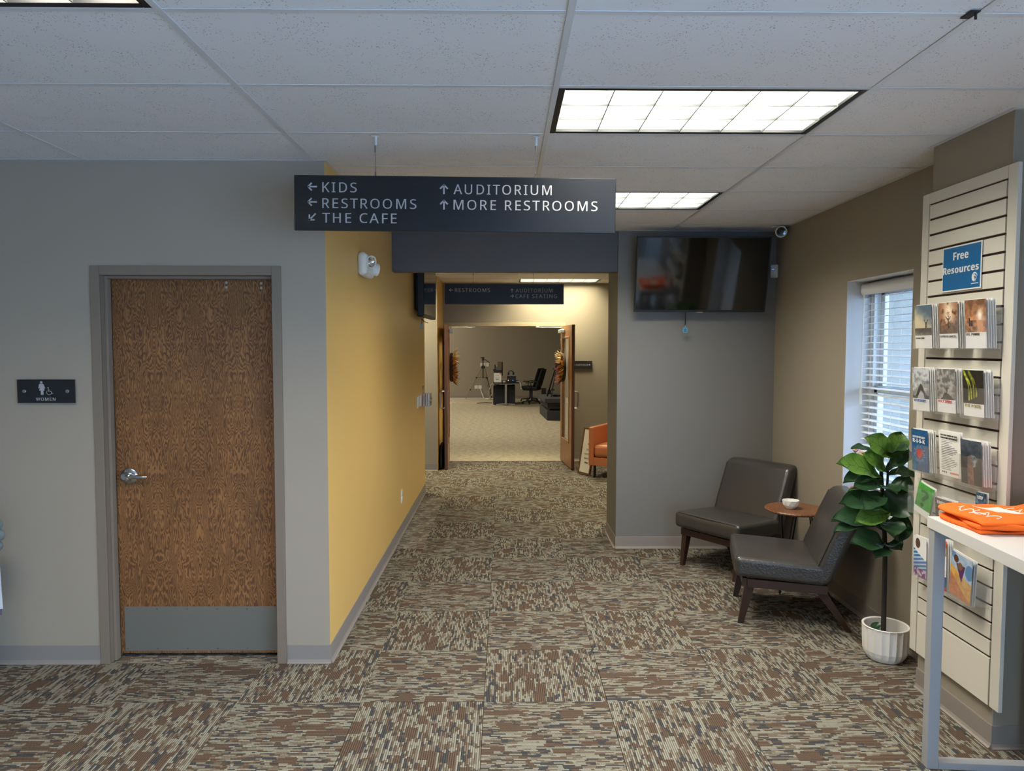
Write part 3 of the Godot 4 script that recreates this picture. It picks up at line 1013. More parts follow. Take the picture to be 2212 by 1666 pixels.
func double_leaf(called: String, label: String, hinge: Vector3, tip: Vector3, face: float) -> Node3D:
	var o := setting(called, label)
	var d := tip - hinge
	var len := Vector2(d.x, d.z).length()
	o.position = hinge
	o.rotation.y = atan2(-d.z, d.x)
	var z0 := -0.045 if face > 0 else 0.0
	var z1 := z0 + 0.045
	var H := 2.075
	var b := MB.new()
	var x0 := 0.15; var x1 := len - 0.21; var y0 := 0.37; var y1 := 1.90
	b.span(Vector3(0, 0.012, z0), Vector3(x0, H, z1), 0.002); b.span(Vector3(x1, 0.012, z0), Vector3(len - 0.003, H, z1), 0.002)
	b.span(Vector3(x0, 0.012, z0), Vector3(x1, y0, z1)); b.span(Vector3(x0, y1, z0), Vector3(x1, H, z1))
	part("door_leaf", b, M.oak_light, o)
	b = MB.new(); b.span(Vector3(len - 0.003, 0.012, z0 + 0.001), Vector3(len, H, z1 - 0.001), 0.001)
	part("edge_band", b, M.oak_edge, o)
	b = MB.new()
	for s in [[z0 - 0.008, z0 + 0.012], [z1 - 0.012, z1 + 0.008]]:
		b.span(Vector3(x0 - 0.012, y0 - 0.012, s[0]), Vector3(x0 + 0.016, y1 + 0.012, s[1]), 0.005); b.span(Vector3(x1 - 0.016, y0 - 0.012, s[0]), Vector3(x1 + 0.012, y1 + 0.012, s[1]), 0.005)
		b.span(Vector3(x0 + 0.01, y0 - 0.012, s[0]), Vector3(x1 - 0.01, y0 + 0.016, s[1]), 0.005); b.span(Vector3(x0 + 0.01, y1 - 0.016, s[0]), Vector3(x1 - 0.01, y1 + 0.012, s[1]), 0.005)
	part("glazing_bead", b, M.oak_light, o)
	b = MB.new(); b.span(Vector3(x0, y0, z0 + 0.020), Vector3(x1, y1, z0 + 0.026))
	part("glass_pane", b, M.door_glass, o)
	# pull handle on the outer face
	var zo := z0 if face > 0 else z1
	var s := -1.0 if face > 0 else 1.0
	b = MB.new()
	var hx := len - 0.07
	b.tube([Vector3(hx, 0.88, zo), Vector3(hx, 0.88, zo + s * 0.045), Vector3(hx, 0.90, zo + s * 0.062), Vector3(hx, 1.00, zo + s * 0.064), Vector3(hx, 1.10, zo + s * 0.062), Vector3(hx, 1.12, zo + s * 0.045), Vector3(hx, 1.12, zo)], 0.0105, 10)
	part("pull_handle", b, M.steel, o)
	b = MB.new()
	var zi := z1 if face > 0 else z0
	b.span(Vector3(hx - 0.02, 0.80, zi), Vector3(hx + 0.02, 1.14, zi - s * 0.004), 0.001)
	part("lock_plate", b, M.steel, o)
	# closer: body on the inner face, arm up to the frame head
	b = MB.new()
	b.box(Vector3(0.24, 1.995, zi - s * 0.032), Vector3(0.27, 0.06, 0.062), 0.012)
	var cl := part("door_closer", b, M.closer, o)
	b = MB.new()
	b.tube([Vector3(0.33, 2.03, zi - s * 0.035), Vector3(0.33, 2.055, zi - s * 0.035)], 0.012, 8)
	b.tube([Vector3(0.33, 2.05, zi - s * 0.035), Vector3(0.20, 2.055, zi - s * 0.14), Vector3(0.05, 2.058, zi - s * 0.36)], 0.009, 8)
	b.box(Vector3(0.045, 2.066, zi - s * 0.37), Vector3(0.05, 0.025, 0.05), 0.004)
	part("closer_arm", b, M.closer, cl)
	return o


func corridor_doors() -> void:
	M.closer = mat(rgb8(186, 192, 184), 0.35, 0.3)
	M.door_glass = clear(0.14, Color(0.9, 0.93, 0.9))
	var f := setting("trim_door_frame", "beige metal frame of the open double doors")
	var b := MB.new()
	b.span(Vector3(-0.952, 0, ZH - 0.002), Vector3(-0.872, 2.125, ZH + 0.012), 0.002); b.span(Vector3(0.875, 0, ZH - 0.002), Vector3(0.93, 2.125, ZH + 0.012), 0.002)
	b.span(Vector3(-0.952, 2.08, ZH - 0.002), Vector3(0.93, 2.13, ZH + 0.014), 0.002)
	b.span(Vector3(-0.90, 0, ZH - 0.18), Vector3(-0.872, 2.1, ZH)); b.span(Vector3(0.875, 0, ZH - 0.18), Vector3(0.90, 2.1, ZH)); b.span(Vector3(-0.9, 2.08, ZH - 0.18), Vector3(0.9, 2.1, ZH))
	part("door_frame", b, mat(rgb8(176, 160, 132), 0.45), f)
	var l := double_leaf("door_2", "left leaf of the open double doors, seen nearly edge on", Vector3(-0.855, 0, ZH + 0.016), Vector3(-0.815, 0, -10.20), -1)
	var r := double_leaf("door_3", "right leaf of the open double doors with a tall glass lite", Vector3(0.86, 0, ZH + 0.016), Vector3(0.945, 0, -10.165), 1)
	wreath(r.transform * Vector3(0.44, 1.455, 0.015), r.rotation.y, 1, "autumn wreath of cream, gold and burgundy feathers on the right door leaf")
	wreath(l.transform * Vector3(0.44, 1.455, -0.015), l.rotation.y + PI, -1, "autumn wreath seen edge on, hung on the left door leaf")
	# dark bag slumped behind the left leaf
	var bag := MB.new()
	bag.cushion(Vector3(0, 0.17, 0), Vector3(0.055, 0.34, 0.34), 0.026, Vector3(0.0, 0.03, 0.02), 5, func(p: Vector3) -> Vector3: return Vector3(p.x * (1.0 - 0.7 * maxf(p.y - 0.15, 0.0)), p.y, p.z * (1.0 - 1.2 * maxf(p.y - 0.1, 0.0))))
	var o := one("bag", bag, M.black, "black bag on the floor behind the left door leaf", "bag")
	o.position = Vector3(-0.918, 0, -10.42)


func wreath(at: Vector3, turn: float, side: int, label: String) -> void:
	var t := thing("wreath", label, "wreath", at, turn, "wreaths on the double doors")
	var b := MB.new()
	var ring := []
	for k in 25: ring.append(Vector3(cos(TAU * k / 24.0) * 0.17, sin(TAU * k / 24.0) * 0.19, 0.03))
	b.tube(ring, 0.028, 8, false)
	part("twig_ring", b, mat(rgb8(58, 44, 34), 0.9), t)
	var r := RandomNumberGenerator.new()
	r.seed = 5 + side
	var blade := func(mb: MB, a: float, len: float, wid: float, rad: float) -> void:
		var root := Vector3(cos(a) * rad, sin(a) * rad, 0.045)
		var dir := Vector3(cos(a + r.randf_range(-1.1, 1.1)), sin(a + r.randf_range(-1.1, 1.1)), r.randf_range(0.25, 0.9)).normalized()
		var sd := dir.cross(Vector3(0, 0, 1)).normalized()
		var lift := sd.cross(dir).normalized()
		mb.sheet(func(u: float, v: float) -> Vector3:
			var w := wid * sin(PI * clampf(u * 0.9 + 0.08, 0, 1))
			return root + dir * len * u + sd * (v - 0.5) * 2.0 * w + lift * (0.02 * u * u - 0.5 * w * absf(v - 0.5)), 5, 2, 0.002)
	for set in [["cream_feathers", rgb8(224, 206, 160), 0.5, 2.3, 44], ["gold_feathers", rgb8(196, 134, 40), 2.3, 4.4, 44], ["burgundy_leaves", rgb8(112, 50, 42), 4.2, 6.5, 48], ["dark_twigs", rgb8(50, 42, 38), 0.0, 6.28, 40]]:
		b = MB.new()
		for k in set[4]:
			var a: float = r.randf_range(set[2], set[3])
			if side > 0: a = PI - a
			blade.call(b, a, r.randf_range(0.07, 0.13), 0.013 if set[0] != "dark_twigs" else 0.004, r.randf_range(0.13, 0.20))
		tag(part(set[0], b, mat(set[1], 0.8), t), "", "", "", "stuff")


# ---------------------------------------------------------------- signs
func arrow(b: MB, c: Vector2, size: float, ang: float, w: float) -> void:
	var turn := Transform3D(Basis(Vector3(0, 0, 1), ang), Vector3(c.x, c.y, 0))
	b.xf = turn
	b.box(Vector3(0.02 * size, 0, 0.0006), Vector3(size * 0.96, w, 0.0012))
	for s in [-1, 1]:
		b.xf = turn * Transform3D(Basis(Vector3(0, 0, 1), s * PI / 4), Vector3(-size * 0.48, 0, 0))
		b.box(Vector3(size * 0.29, -s * w * 0.35, 0.0006), Vector3(size * 0.60, w, 0.0012))
	b.xf = Transform3D.IDENTITY


func words(t: Node3D, text: String, axis: int, val: float, x0: float, y0: float, x1: float, y1: float, z: float, m: Material, bold := false, gap := 0) -> void:
	var inv := t.transform.affine_inverse()
	var a := inv * hit(axis, val, x0, y1)
	var c := inv * hit(axis, val, x1, y0)
	letters(text, t, a.x, c.x, minf(a.y, c.y), maxf(a.y, c.y), z, m, bold, gap)


func hanging_sign(label: String, at: Vector3, tilt: float, lines: Array, arrows: Array, cables: Array, zpl: float) -> void:
	var t := thing("hanging_sign", label, "sign", at, 0.0, "dark hanging wayfinding signs")
	t.rotation.z = tilt
	var b := MB.new()
	b.box(Vector3(0, 0, -0.009), Vector3(1.517, 0.258, 0.018), 0.003)
	part("panel", b, M.navy, t)
	for l in lines:
		var inv := t.transform.affine_inverse()
		var a := inv * hit(2, zpl, l[1], l[4])
		var c := inv * hit(2, zpl, l[3], l[2])
		var y0 := a.y - (a.y - (inv * hit(2, zpl, l[1], l[2])).y + 0.0) * 0.0
		letters(l[0], t, a.x, c.x, y0, y0 + l[5], 0.0002, M.silver_ink, false, 5)
	for q in arrows:
		var c := t.transform.affine_inverse() * hit(2, zpl, q[0], q[1])
		b = MB.new()
		arrow(b, Vector2(c.x, c.y), q[2], q[3], q[2] * 0.15)
		part("arrow", b, M.silver_ink, t)
	var inv2 := t.transform.affine_inverse()
	for x in cables:
		b = MB.new()
		var top := inv2 * Vector3(x, CE - 0.004, at.z - 0.009)
		var bot := inv2 * Vector3(x, at.y + 0.10, at.z - 0.009)
		bot.y = 0.125
		b.tube([bot, top], 0.0014, 6)
		var cb := part("cable", b, M.cable, t)
		b = MB.new()
		b.box(top + Vector3(0, -0.001, 0), Vector3(0.035, 0.004, 0.012), 0.001)
		b.box(top + Vector3(0.004, -0.022, 0), Vector3(0.010, 0.042, 0.003), 0.001)
		part("ceiling_hook", b, M.white_metal, cb)
		b = MB.new()
		b.tube([bot, bot + Vector3(0, 0.022, 0)], 0.0035, 8)
		b.tube([top + Vector3(0, -0.075, 0), top + Vector3(0, -0.045, 0)], 0.0035, 8)
		part("swivel", b, M.cable, cb)


func signs() -> void:
	hanging_sign("long dark sign hung from cables, reading KIDS, RESTROOMS, THE CAFE, AUDITORIUM, MORE RESTROOMS", Vector3(-0.2355, 2.4218, -3.434), -0.0075,
		[["KIDS", 696.3, 394, 770.5, 415, 0.0455], ["RESTROOMS", 696.3, 429, 899.4, 449.5, 0.0455], ["THE CAFE", 696.3, 460.5, 856.9, 481, 0.0455], ["AUDITORIUM", 979.7, 400, 1192, 419.5, 0.0455], ["MORE RESTROOMS", 979.7, 433, 1290.8, 453, 0.0455]],
		[[674, 403.3, 0.046, 0.0], [674, 436.3, 0.046, 0.0], [674.5, 468.8, 0.046, PI / 4], [959, 408.5, 0.047, -PI / 2], [959, 442, 0.047, -PI / 2]], [-0.612, 0.144], -3.434)
	hanging_sign("dark sign hung in the corridor, reading RESTROOMS, AUDITORIUM, CAFE SEATING", Vector3(-0.010, 2.428, -9.2), 0.0,
		[["RESTROOMS", 982.8, 622.8, 1058.5, 630.9, 0.0465], ["AUDITORIUM", 1113.7, 623.5, 1193.3, 631.7, 0.0465], ["CAFE SEATING", 1113.7, 635.7, 1203, 643.8, 0.0465]],
		[[974.2, 626.8, 0.05, 0.0], [1106, 627.5, 0.05, -PI / 2], [1106, 639.7, 0.05, PI]], [-0.405, 0.36], -9.2)
	# plaques on stand-offs
	var t := thing("wall_plaque", "black plaque beside the oak door reading WOMEN with figure and wheelchair symbols", "sign", Vector3(-2.470, 1.508, ZL), 0.0, "black wall plaques")
	plaque(t)
	letters("WOMEN", t, -0.054, 0.050, -0.051, -0.034, 0.022, M.silver_ink, false, 4)
	var b := MB.new()
	var W := func(pts: Array) -> PackedVector2Array:
		var p := PackedVector2Array()
		for q in pts: p.append(Vector2((q[0] - 945.0) * 0.0001795 - 0.0235, (660.0 - q[1]) * 0.0001795 - 0.0035))
		return p
	var head := []
	for k in 14: head.append([948 + 38 * cos(TAU * k / 14), 373 + 34 * sin(TAU * k / 14)])
	b.prism(W.call(head), 0.022, 0.0232)
	b.prism(W.call([[900, 415], [995, 415], [1020, 440], [1058, 555], [1035, 562], [1000, 470], [1042, 618], [1005, 618], [1005, 748], [975, 748], [968, 625], [960, 748], [928, 748], [925, 618], [878, 618], [900, 560], [920, 470], [885, 555], [858, 550], [880, 440]]), 0.022, 0.0232)
	part("figure_symbol", b, M.silver_ink, t)
	b = MB.new()
	var V := func(x: float, y: float) -> Vector3:
		return Vector3((x - 945.0) * 0.0001795 - 0.0235, (660.0 - y) * 0.0001795 - 0.0035, 0.0222)
	var arc := []
	for k in 15: arc.append(V.call(1170 + 72 * cos(deg_to_rad(-140 - k * 17.5)), 675 + 72 * sin(deg_to_rad(-140 - k * 17.5))))
	b.tube(arc, 0.0011, 6)
	b.tube([V.call(1145, 560), V.call(1155, 640), V.call(1225, 640), V.call(1262, 712), V.call(1295, 706)], 0.0013, 6)
	b.tube([V.call(1150, 605), V.call(1210, 605)], 0.0012, 6)
	b.ball(V.call(1145, 538), Vector3(0.0034, 0.0034, 0.001), 10)
	part("wheelchair_symbol", b, M.silver_ink, t)
	t = thing("wall_plaque", "small black plaque reading AUDITORIUM on the beige wall right of the doors", "sign", Vector3(1.195, 1.482, ZH), 0.0, "black wall plaques")
	plaque(t)
	letters("AUDITORIUM", t, -0.095, 0.095, -0.012, 0.012, 0.022, M.silver_ink, false, 4)


func plaque(t: Node3D) -> void:
	var b := MB.new()
	b.box(Vector3(0, 0, 0.018), Vector3(0.307, 0.126, 0.008), 0.001)
	part("panel", b, M.plaque, t)
	for x in [-0.115, 0.115]:
		b = MB.new()
		b.xf = Transform3D(Basis(Vector3.RIGHT, PI / 2), Vector3(x, 0, 0))
		b.lathe([Vector2(0.006, 0), Vector2(0.006, 0.022), Vector2(0.0095, 0.022), Vector2(0.0095, 0.025), Vector2(0.008, 0.0265), Vector2(0, 0.0265)], 16)
		part("stand_off", b, M.steel, t)


# ---------------------------------------------------------------- things fixed to the walls and ceiling
func wall_things() -> void:
	# emergency light with two heads
	var t := thing("emergency_light", "white emergency light with two round chrome lamp heads on the yellow wall", "emergency light", Vector3(XY, 2.295, -4.88), PI / 2)
	var b := MB.new()
	b.cushion(Vector3(0, 0, 0.03), Vector3(0.29, 0.15, 0.06), 0.026, Vector3(0.004, 0.004, 0.006), 4)
	part("body", b, M.white_plastic, t)
	for s in [[-0.075, 0.018, -0.62], [0.085, -0.012, 0.62]]:
		var h := MB.new()
		var bs := Basis(Vector3.UP, s[2]) * Basis(Vector3.RIGHT, PI / 2 + 0.12)
		h.xf = Transform3D(bs, Vector3(s[0], s[1], 0.055))
		h.lathe([Vector2(0.0, -0.012), Vector2(0.026, -0.008), Vector2(0.040, 0.010), Vector2(0.043, 0.032), Vector2(0.043, 0.038), Vector2(0.038, 0.038), Vector2(0.036, 0.034)], 28)
		var hd := part("lamp_head", h, M.white_plastic, t)
		h = MB.new()
		h.xf = Transform3D(bs, Vector3(s[0], s[1], 0.055))
		h.lathe([Vector2(0.036, 0.034), Vector2(0.028, 0.022), Vector2(0.012, 0.014), Vector2(0.0, 0.012)], 28)
		h.lathe([Vector2(0.006, 0.012), Vector2(0.006, 0.026), Vector2(0.0, 0.030)], 12)
		part("reflector", h, M.chrome, hd)
		h = MB.new()
		h.xf = Transform3D(bs, Vector3(s[0], s[1], 0.055))
		h.lathe([Vector2(0.037, 0.036), Vector2(0.02, 0.041), Vector2(0.0, 0.042)], 28)
		part("lens", h, M.acrylic, hd)
	# outlet and switches
	t = thing("wall_outlet", "white duplex outlet low on the yellow wall", "outlet", Vector3(XY, 0.362, -6.645), PI / 2)
	b = MB.new(); b.box(Vector3(0, 0, 0.003), Vector3(0.078, 0.122, 0.006), 0.002)
	part("plate", b, M.white_plastic, t)
	for y in [-0.021, 0.021]:
		b = MB.new(); b.cushion(Vector3(0, y, 0.006), Vector3(0.034, 0.029, 0.006), 0.0028, Vector3.ZERO, 1)
		part("socket", b, M.white, t)
	for q in [[-7.93, 3, "white switch plate nearer the viewer, left of the clear holder on the yellow wall"], [-8.17, 2, "white switch plate next to the clear holder on the yellow wall"]]:
		t = thing("switch_plate", q[2], "light switch", Vector3(XY, 1.142, q[0]), PI / 2, "switch plates on the yellow wall")
		b = MB.new(); b.box(Vector3(0, 0, 0.003), Vector3(0.047 * q[1] + 0.026, 0.125, 0.006), 0.002)
		part("plate", b, M.white_plastic, t)
		for k in q[1]:
			b = MB.new()
			b.xf = Transform3D(Basis(Vector3.RIGHT, 0.06), Vector3((k - (q[1] - 1) * 0.5) * 0.046, 0, 0.007))
			b.box(Vector3.ZERO, Vector3(0.032, 0.066, 0.005), 0.001)
			part("rocker", b, M.white, t)
	# clear holder at the end of the yellow wall
	t = thing("leaflet_holder", "small clear wall holder with pale leaflets at the far end of the yellow wall", "leaflet holder", Vector3(XY, 1.06, -8.46), PI / 2)
	b = MB.new()
	b.span(Vector3(-0.12, 0, 0), Vector3(0.12, 0.24, 0.003)); b.span(Vector3(-0.12, 0, 0.088), Vector3(0.12, 0.15, 0.091)); b.span(Vector3(-0.12, 0, 0.003), Vector3(-0.117, 0.15, 0.088)); b.span(Vector3(0.117, 0, 0.003), Vector3(0.12, 0.15, 0.088)); b.span(Vector3(-0.12, 0, 0.003), Vector3(0.12, 0.003, 0.088))
	part("acrylic_box", b, M.acrylic, t)
	var n := 0
	for q in [[0.02, rgb8(196, 180, 184)], [0.05, rgb8(202, 190, 194)], [0.075, rgb8(212, 214, 220)]]:
		b = MB.new(); b.box(Vector3(0, 0.075, q[0]), Vector3(0.20, 0.14, 0.014), 0.001)
		var o := one("leaflet", b, mat(q[1], 0.7), ["pale pink leaflet pack at the back of the small clear holder on the yellow wall", "pale pink leaflet pack in the middle of the small clear holder on the yellow wall", "white leaflet pack at the front of the small clear holder on the yellow wall"][n], "leaflet", "leaflets in the wall holder")
		o.position = Vector3(XY, 1.064, -8.46)
		o.rotation.y = PI / 2
		n += 1
	# television on a tilting mount
	t = thing("television", "large black wall television tilted down beside the window corner", "television", Vector3(1.640, 2.355, -6.005))
	t.rotation.x = 0.222
	b = MB.new()
	var w := 1.108; var h := 0.626
	b.span(Vector3(-w / 2, -h / 2, -0.012), Vector3(-w / 2 + 0.011, h / 2, 0.006), 0.002); b.span(Vector3(w / 2 - 0.011, -h / 2, -0.012), Vector3(w / 2, h / 2, 0.006), 0.002)
	b.span(Vector3(-w / 2 + 0.011, h / 2 - 0.011, -0.012), Vector3(w / 2 - 0.011, h / 2, 0.006), 0.002); b.span(Vector3(-w / 2 + 0.011, -h / 2, -0.012), Vector3(w / 2 - 0.011, -h / 2 + 0.018, 0.006), 0.002)
	part("bezel", b, M.black, t)
	b = MB.new(); b.span(Vector3(-w / 2 + 0.011, -h / 2 + 0.018, -0.006), Vector3(w / 2 - 0.011, h / 2 - 0.011, 0.001))
	part("screen", b, M.black_gloss, t)
	b = MB.new(); b.box(Vector3(0, 0, -0.02), Vector3(w - 0.01, h - 0.01, 0.018), 0.006); b.box(Vector3(0, -0.08, -0.042), Vector3(0.7, 0.34, 0.03), 0.012)
	part("back_shell", b, M.black, t)
	b = MB.new(); b.box(Vector3(0.0, -h / 2 - 0.003, 0.004), Vector3(0.06, 0.012, 0.008), 0.003)
	part("badge", b, M.chrome, t)
	b = MB.new()
	b.xf = t.transform.affine_inverse()
	b.span(Vector3(1.34, 2.20, ZB + 0.001), Vector3(1.94, 2.46, ZB + 0.012)); b.span(Vector3(1.42, 2.24, ZB + 0.01), Vector3(1.46, 2.42, ZB + 0.12)); b.span(Vector3(1.82, 2.24, ZB + 0.01), Vector3(1.86, 2.42, ZB + 0.12))
	part("wall_mount", b, M.dark_metal, t)
	# tag on a strap below it
	var top := hit(2, -6.085, 1480.5, 674.5)
	t = thing("key_tag", "blue plastic tag hanging on a dark strap below the television", "tag", top)
	b = MB.new(); b.box(Vector3(0, -0.055, 0), Vector3(0.009, 0.115, 0.002)); b.box(Vector3(0.004, -0.045, -0.003), Vector3(0.006, 0.09, 0.002))
	part("strap", b, M.dark_metal, t)
	b = MB.new(); b.tube([Vector3(0, -0.11, 0), Vector3(0, -0.13, 0)], 0.003, 8)
	part("clasp", b, M.steel, t)
	b = MB.new()
	var oct := PackedVector2Array([Vector2(-0.010, -0.127), Vector2(0.010, -0.127), Vector2(0.020, -0.139), Vector2(0.020, -0.163), Vector2(0.013, -0.172), Vector2(-0.013, -0.172), Vector2(-0.020, -0.163), Vector2(-0.020, -0.139)])
	b.prism(oct, -0.004, 0.004)
	part("tag_plate", b, mat(rgb8(86, 158, 190), 0.4), t)
	b = MB.new(); b.box(Vector3(0, -0.160, 0.005), Vector3(0.024, 0.006, 0.002)); b.box(Vector3(0.006, -0.147, 0.005), Vector3(0.007, 0.007, 0.002)); b.box(Vector3(-0.006, -0.147, 0.005), Vector3(0.007, 0.007, 0.002)); b.box(Vector3(0, -0.137, 0.005), Vector3(0.02, 0.003, 0.002))
	part("print", b, mat(rgb8(24, 60, 84), 0.5), t)
	# security camera under the ceiling
	t = thing("security_camera", "small white round security camera under the ceiling in the window corner", "camera", Vector3(2.245, 2.69, -5.88))
	var look := Basis.looking_at(Vector3(-0.34, -0.12, 1)) * Basis(Vector3.RIGHT, -PI / 2)
	b = MB.new(); b.xf = Transform3D(look, Vector3.ZERO)
	b.lathe([Vector2(0, -0.09), Vector2(0.03, -0.088), Vector2(0.042, -0.06), Vector2(0.046, 0.0), Vector2(0.046, 0.03), Vector2(0.042, 0.034), Vector2(0.037, 0.030)], 24)
	part("body", b, M.white_plastic, t)
	b = MB.new(); b.xf = Transform3D(look, Vector3.ZERO)
	b.lathe([Vector2(0.038, 0.029), Vector2(0.02, 0.031), Vector2(0.016, 0.036), Vector2(0, 0.037)], 24)
	part("lens", b, M.black_gloss, t)
	b = MB.new(); b.tube([Vector3(0, 0.02, -0.05), Vector3(0, CE - 2.69, -0.06)], 0.014, 10); b.box(Vector3(0, CE - 2.69 - 0.004, -0.06), Vector3(0.09, 0.008, 0.09), 0.003)
	part("bracket", b, M.white_plastic, t)
	# motion sensor in the corner
	t = thing("motion_sensor", "small white motion sensor with a blue light in the corner beside the television", "sensor", Vector3(2.295, 2.40, ZB + 0.026), -0.62)
	b = MB.new(); b.cushion(Vector3(0, 0, 0), Vector3(0.062, 0.114, 0.040), 0.012, Vector3(0, 0, 0.004), 3)
	part("body", b, M.white_plastic, t)
	b = MB.new(); b.box(Vector3(0, -0.026, 0.0185), Vector3(0.042, 0.044, 0.008), 0.003)
	part("sensor_window", b, mat(rgb8(196, 196, 192), 0.5), t)
	b = MB.new(); b.box(Vector3(-0.004, 0.014, 0.022), Vector3(0.022, 0.006, 0.004), 0.001)
	part("indicator_light", b, glow(Color(0.25, 0.5, 1.0), 1.2), t)
	# black clip on the ceiling grid, upper right
	t = thing("ceiling_clip", "small black clip gripping the ceiling grid at the upper right", "clip", hit(1, CE - 0.004, 2096, 31), 0.05)
	b = MB.new(); b.box(Vector3(0, -0.001, 0), Vector3(0.03, 0.004, 0.05), 0.001)
	part("clip_plate", b, M.black, t)
	b = MB.new(); b.box(Vector3(0.004, -0.012, 0.018), Vector3(0.007, 0.022, 0.005), 0.001)
	part("hook", b, M.black, t)
	# second television, on the yellow wall of the corridor, seen from its side
	t = thing("television", "black television on the yellow wall past the beam, seen from its side", "television", Vector3(-0.835, 2.37, -8.0), PI / 2 - 0.04)
	t.rotation.x = 0.0
	b = MB.new(); b.box(Vector3(0, 0, -0.03), Vector3(0.93, 0.60, 0.07), 0.01); b.box(Vector3(-0.05, -0.02, -0.075), Vector3(0.7, 0.44, 0.05), 0.02)
	part("case", b, M.black, t)
	b = MB.new(); b.box(Vector3(0, 0.005, 0.006), Vector3(0.89, 0.55, 0.004))
	part("screen", b, M.black_gloss, t)
	b = MB.new(); b.xf = t.transform.affine_inverse(); b.span(Vector3(XY + 0.001, 2.2, -8.15), Vector3(XY + 0.02, 2.5, -7.85)); b.span(Vector3(XY + 0.015, 2.33, -8.03), Vector3(-0.93, 2.41, -7.97))
	part("wall_mount", b, M.dark_metal, t)
	var tp := hit(0, -0.90, 911, 691)
	t = thing("key_tag", "pale blue tag hanging on a short cord below the corridor television", "tag", tp)
	b = MB.new(); b.tube([Vector3(0, 0.01, 0), Vector3(0.004, -0.03, 0), Vector3(-0.004, -0.045, 0)], 0.004, 6); b.tube([Vector3(0, 0.01, 0.0), Vector3(0.03, -0.02, 0.01), Vector3(0.07, -0.035, 0.01)], 0.004, 6)
	part("cord", b, M.black, t)
	b = MB.new(); b.box(Vector3(-0.004, -0.07, 0), Vector3(0.022, 0.055, 0.008), 0.003)
	part("tag_plate", b, mat(rgb8(120, 170, 190), 0.4), t)
	# edge of something pale standing at the left border
	t = thing("hanging_cloth", "pale cloth below a grey-green roll, cut off by the left edge of the photo", "cloth", Vector3(-2.86, 0, ZL))
	b = MB.new()
	b.cushion(Vector3(0, 0.845, 0.30), Vector3(0.62, 0.062, 0.10), 0.03, Vector3.ZERO, 4); b.cushion(Vector3(0.006, 0.79, 0.30), Vector3(0.62, 0.065, 0.11), 0.03, Vector3.ZERO, 4); b.cushion(Vector3(0, 0.735, 0.30), Vector3(0.612, 0.055, 0.10), 0.027, Vector3.ZERO, 4)
	part("roll", b, mat(rgb8(112, 124, 124), 0.8), t)
	b = MB.new()
	b.sheet(func(u: float, v: float) -> Vector3: return Vector3(lerpf(-0.31, 0.303 + 0.012 * v, u), lerpf(0.72, 0.42, v), 0.30 + 0.01 * sin(u * 22.0) * v), 30, 6, 0.004)
	part("cloth", b, mat(rgb8(190, 194, 200), 0.85), t)
	b = MB.new(); b.sheet(func(u: float, v: float) -> Vector3: return Vector3(lerpf(-0.30, 0.305, u), lerpf(0.43, 0.385, v), 0.296), 10, 2, 0.004)
	part("hem", b, mat(rgb8(104, 88, 120), 0.85), t)
	b = MB.new()
	for x in [-0.27, -0.02]: b.span(Vector3(x - 0.012, 0.70, 0.0), Vector3(x + 0.012, 0.725, 0.33))
	part("wall_bracket", b, M.dark_metal, t)


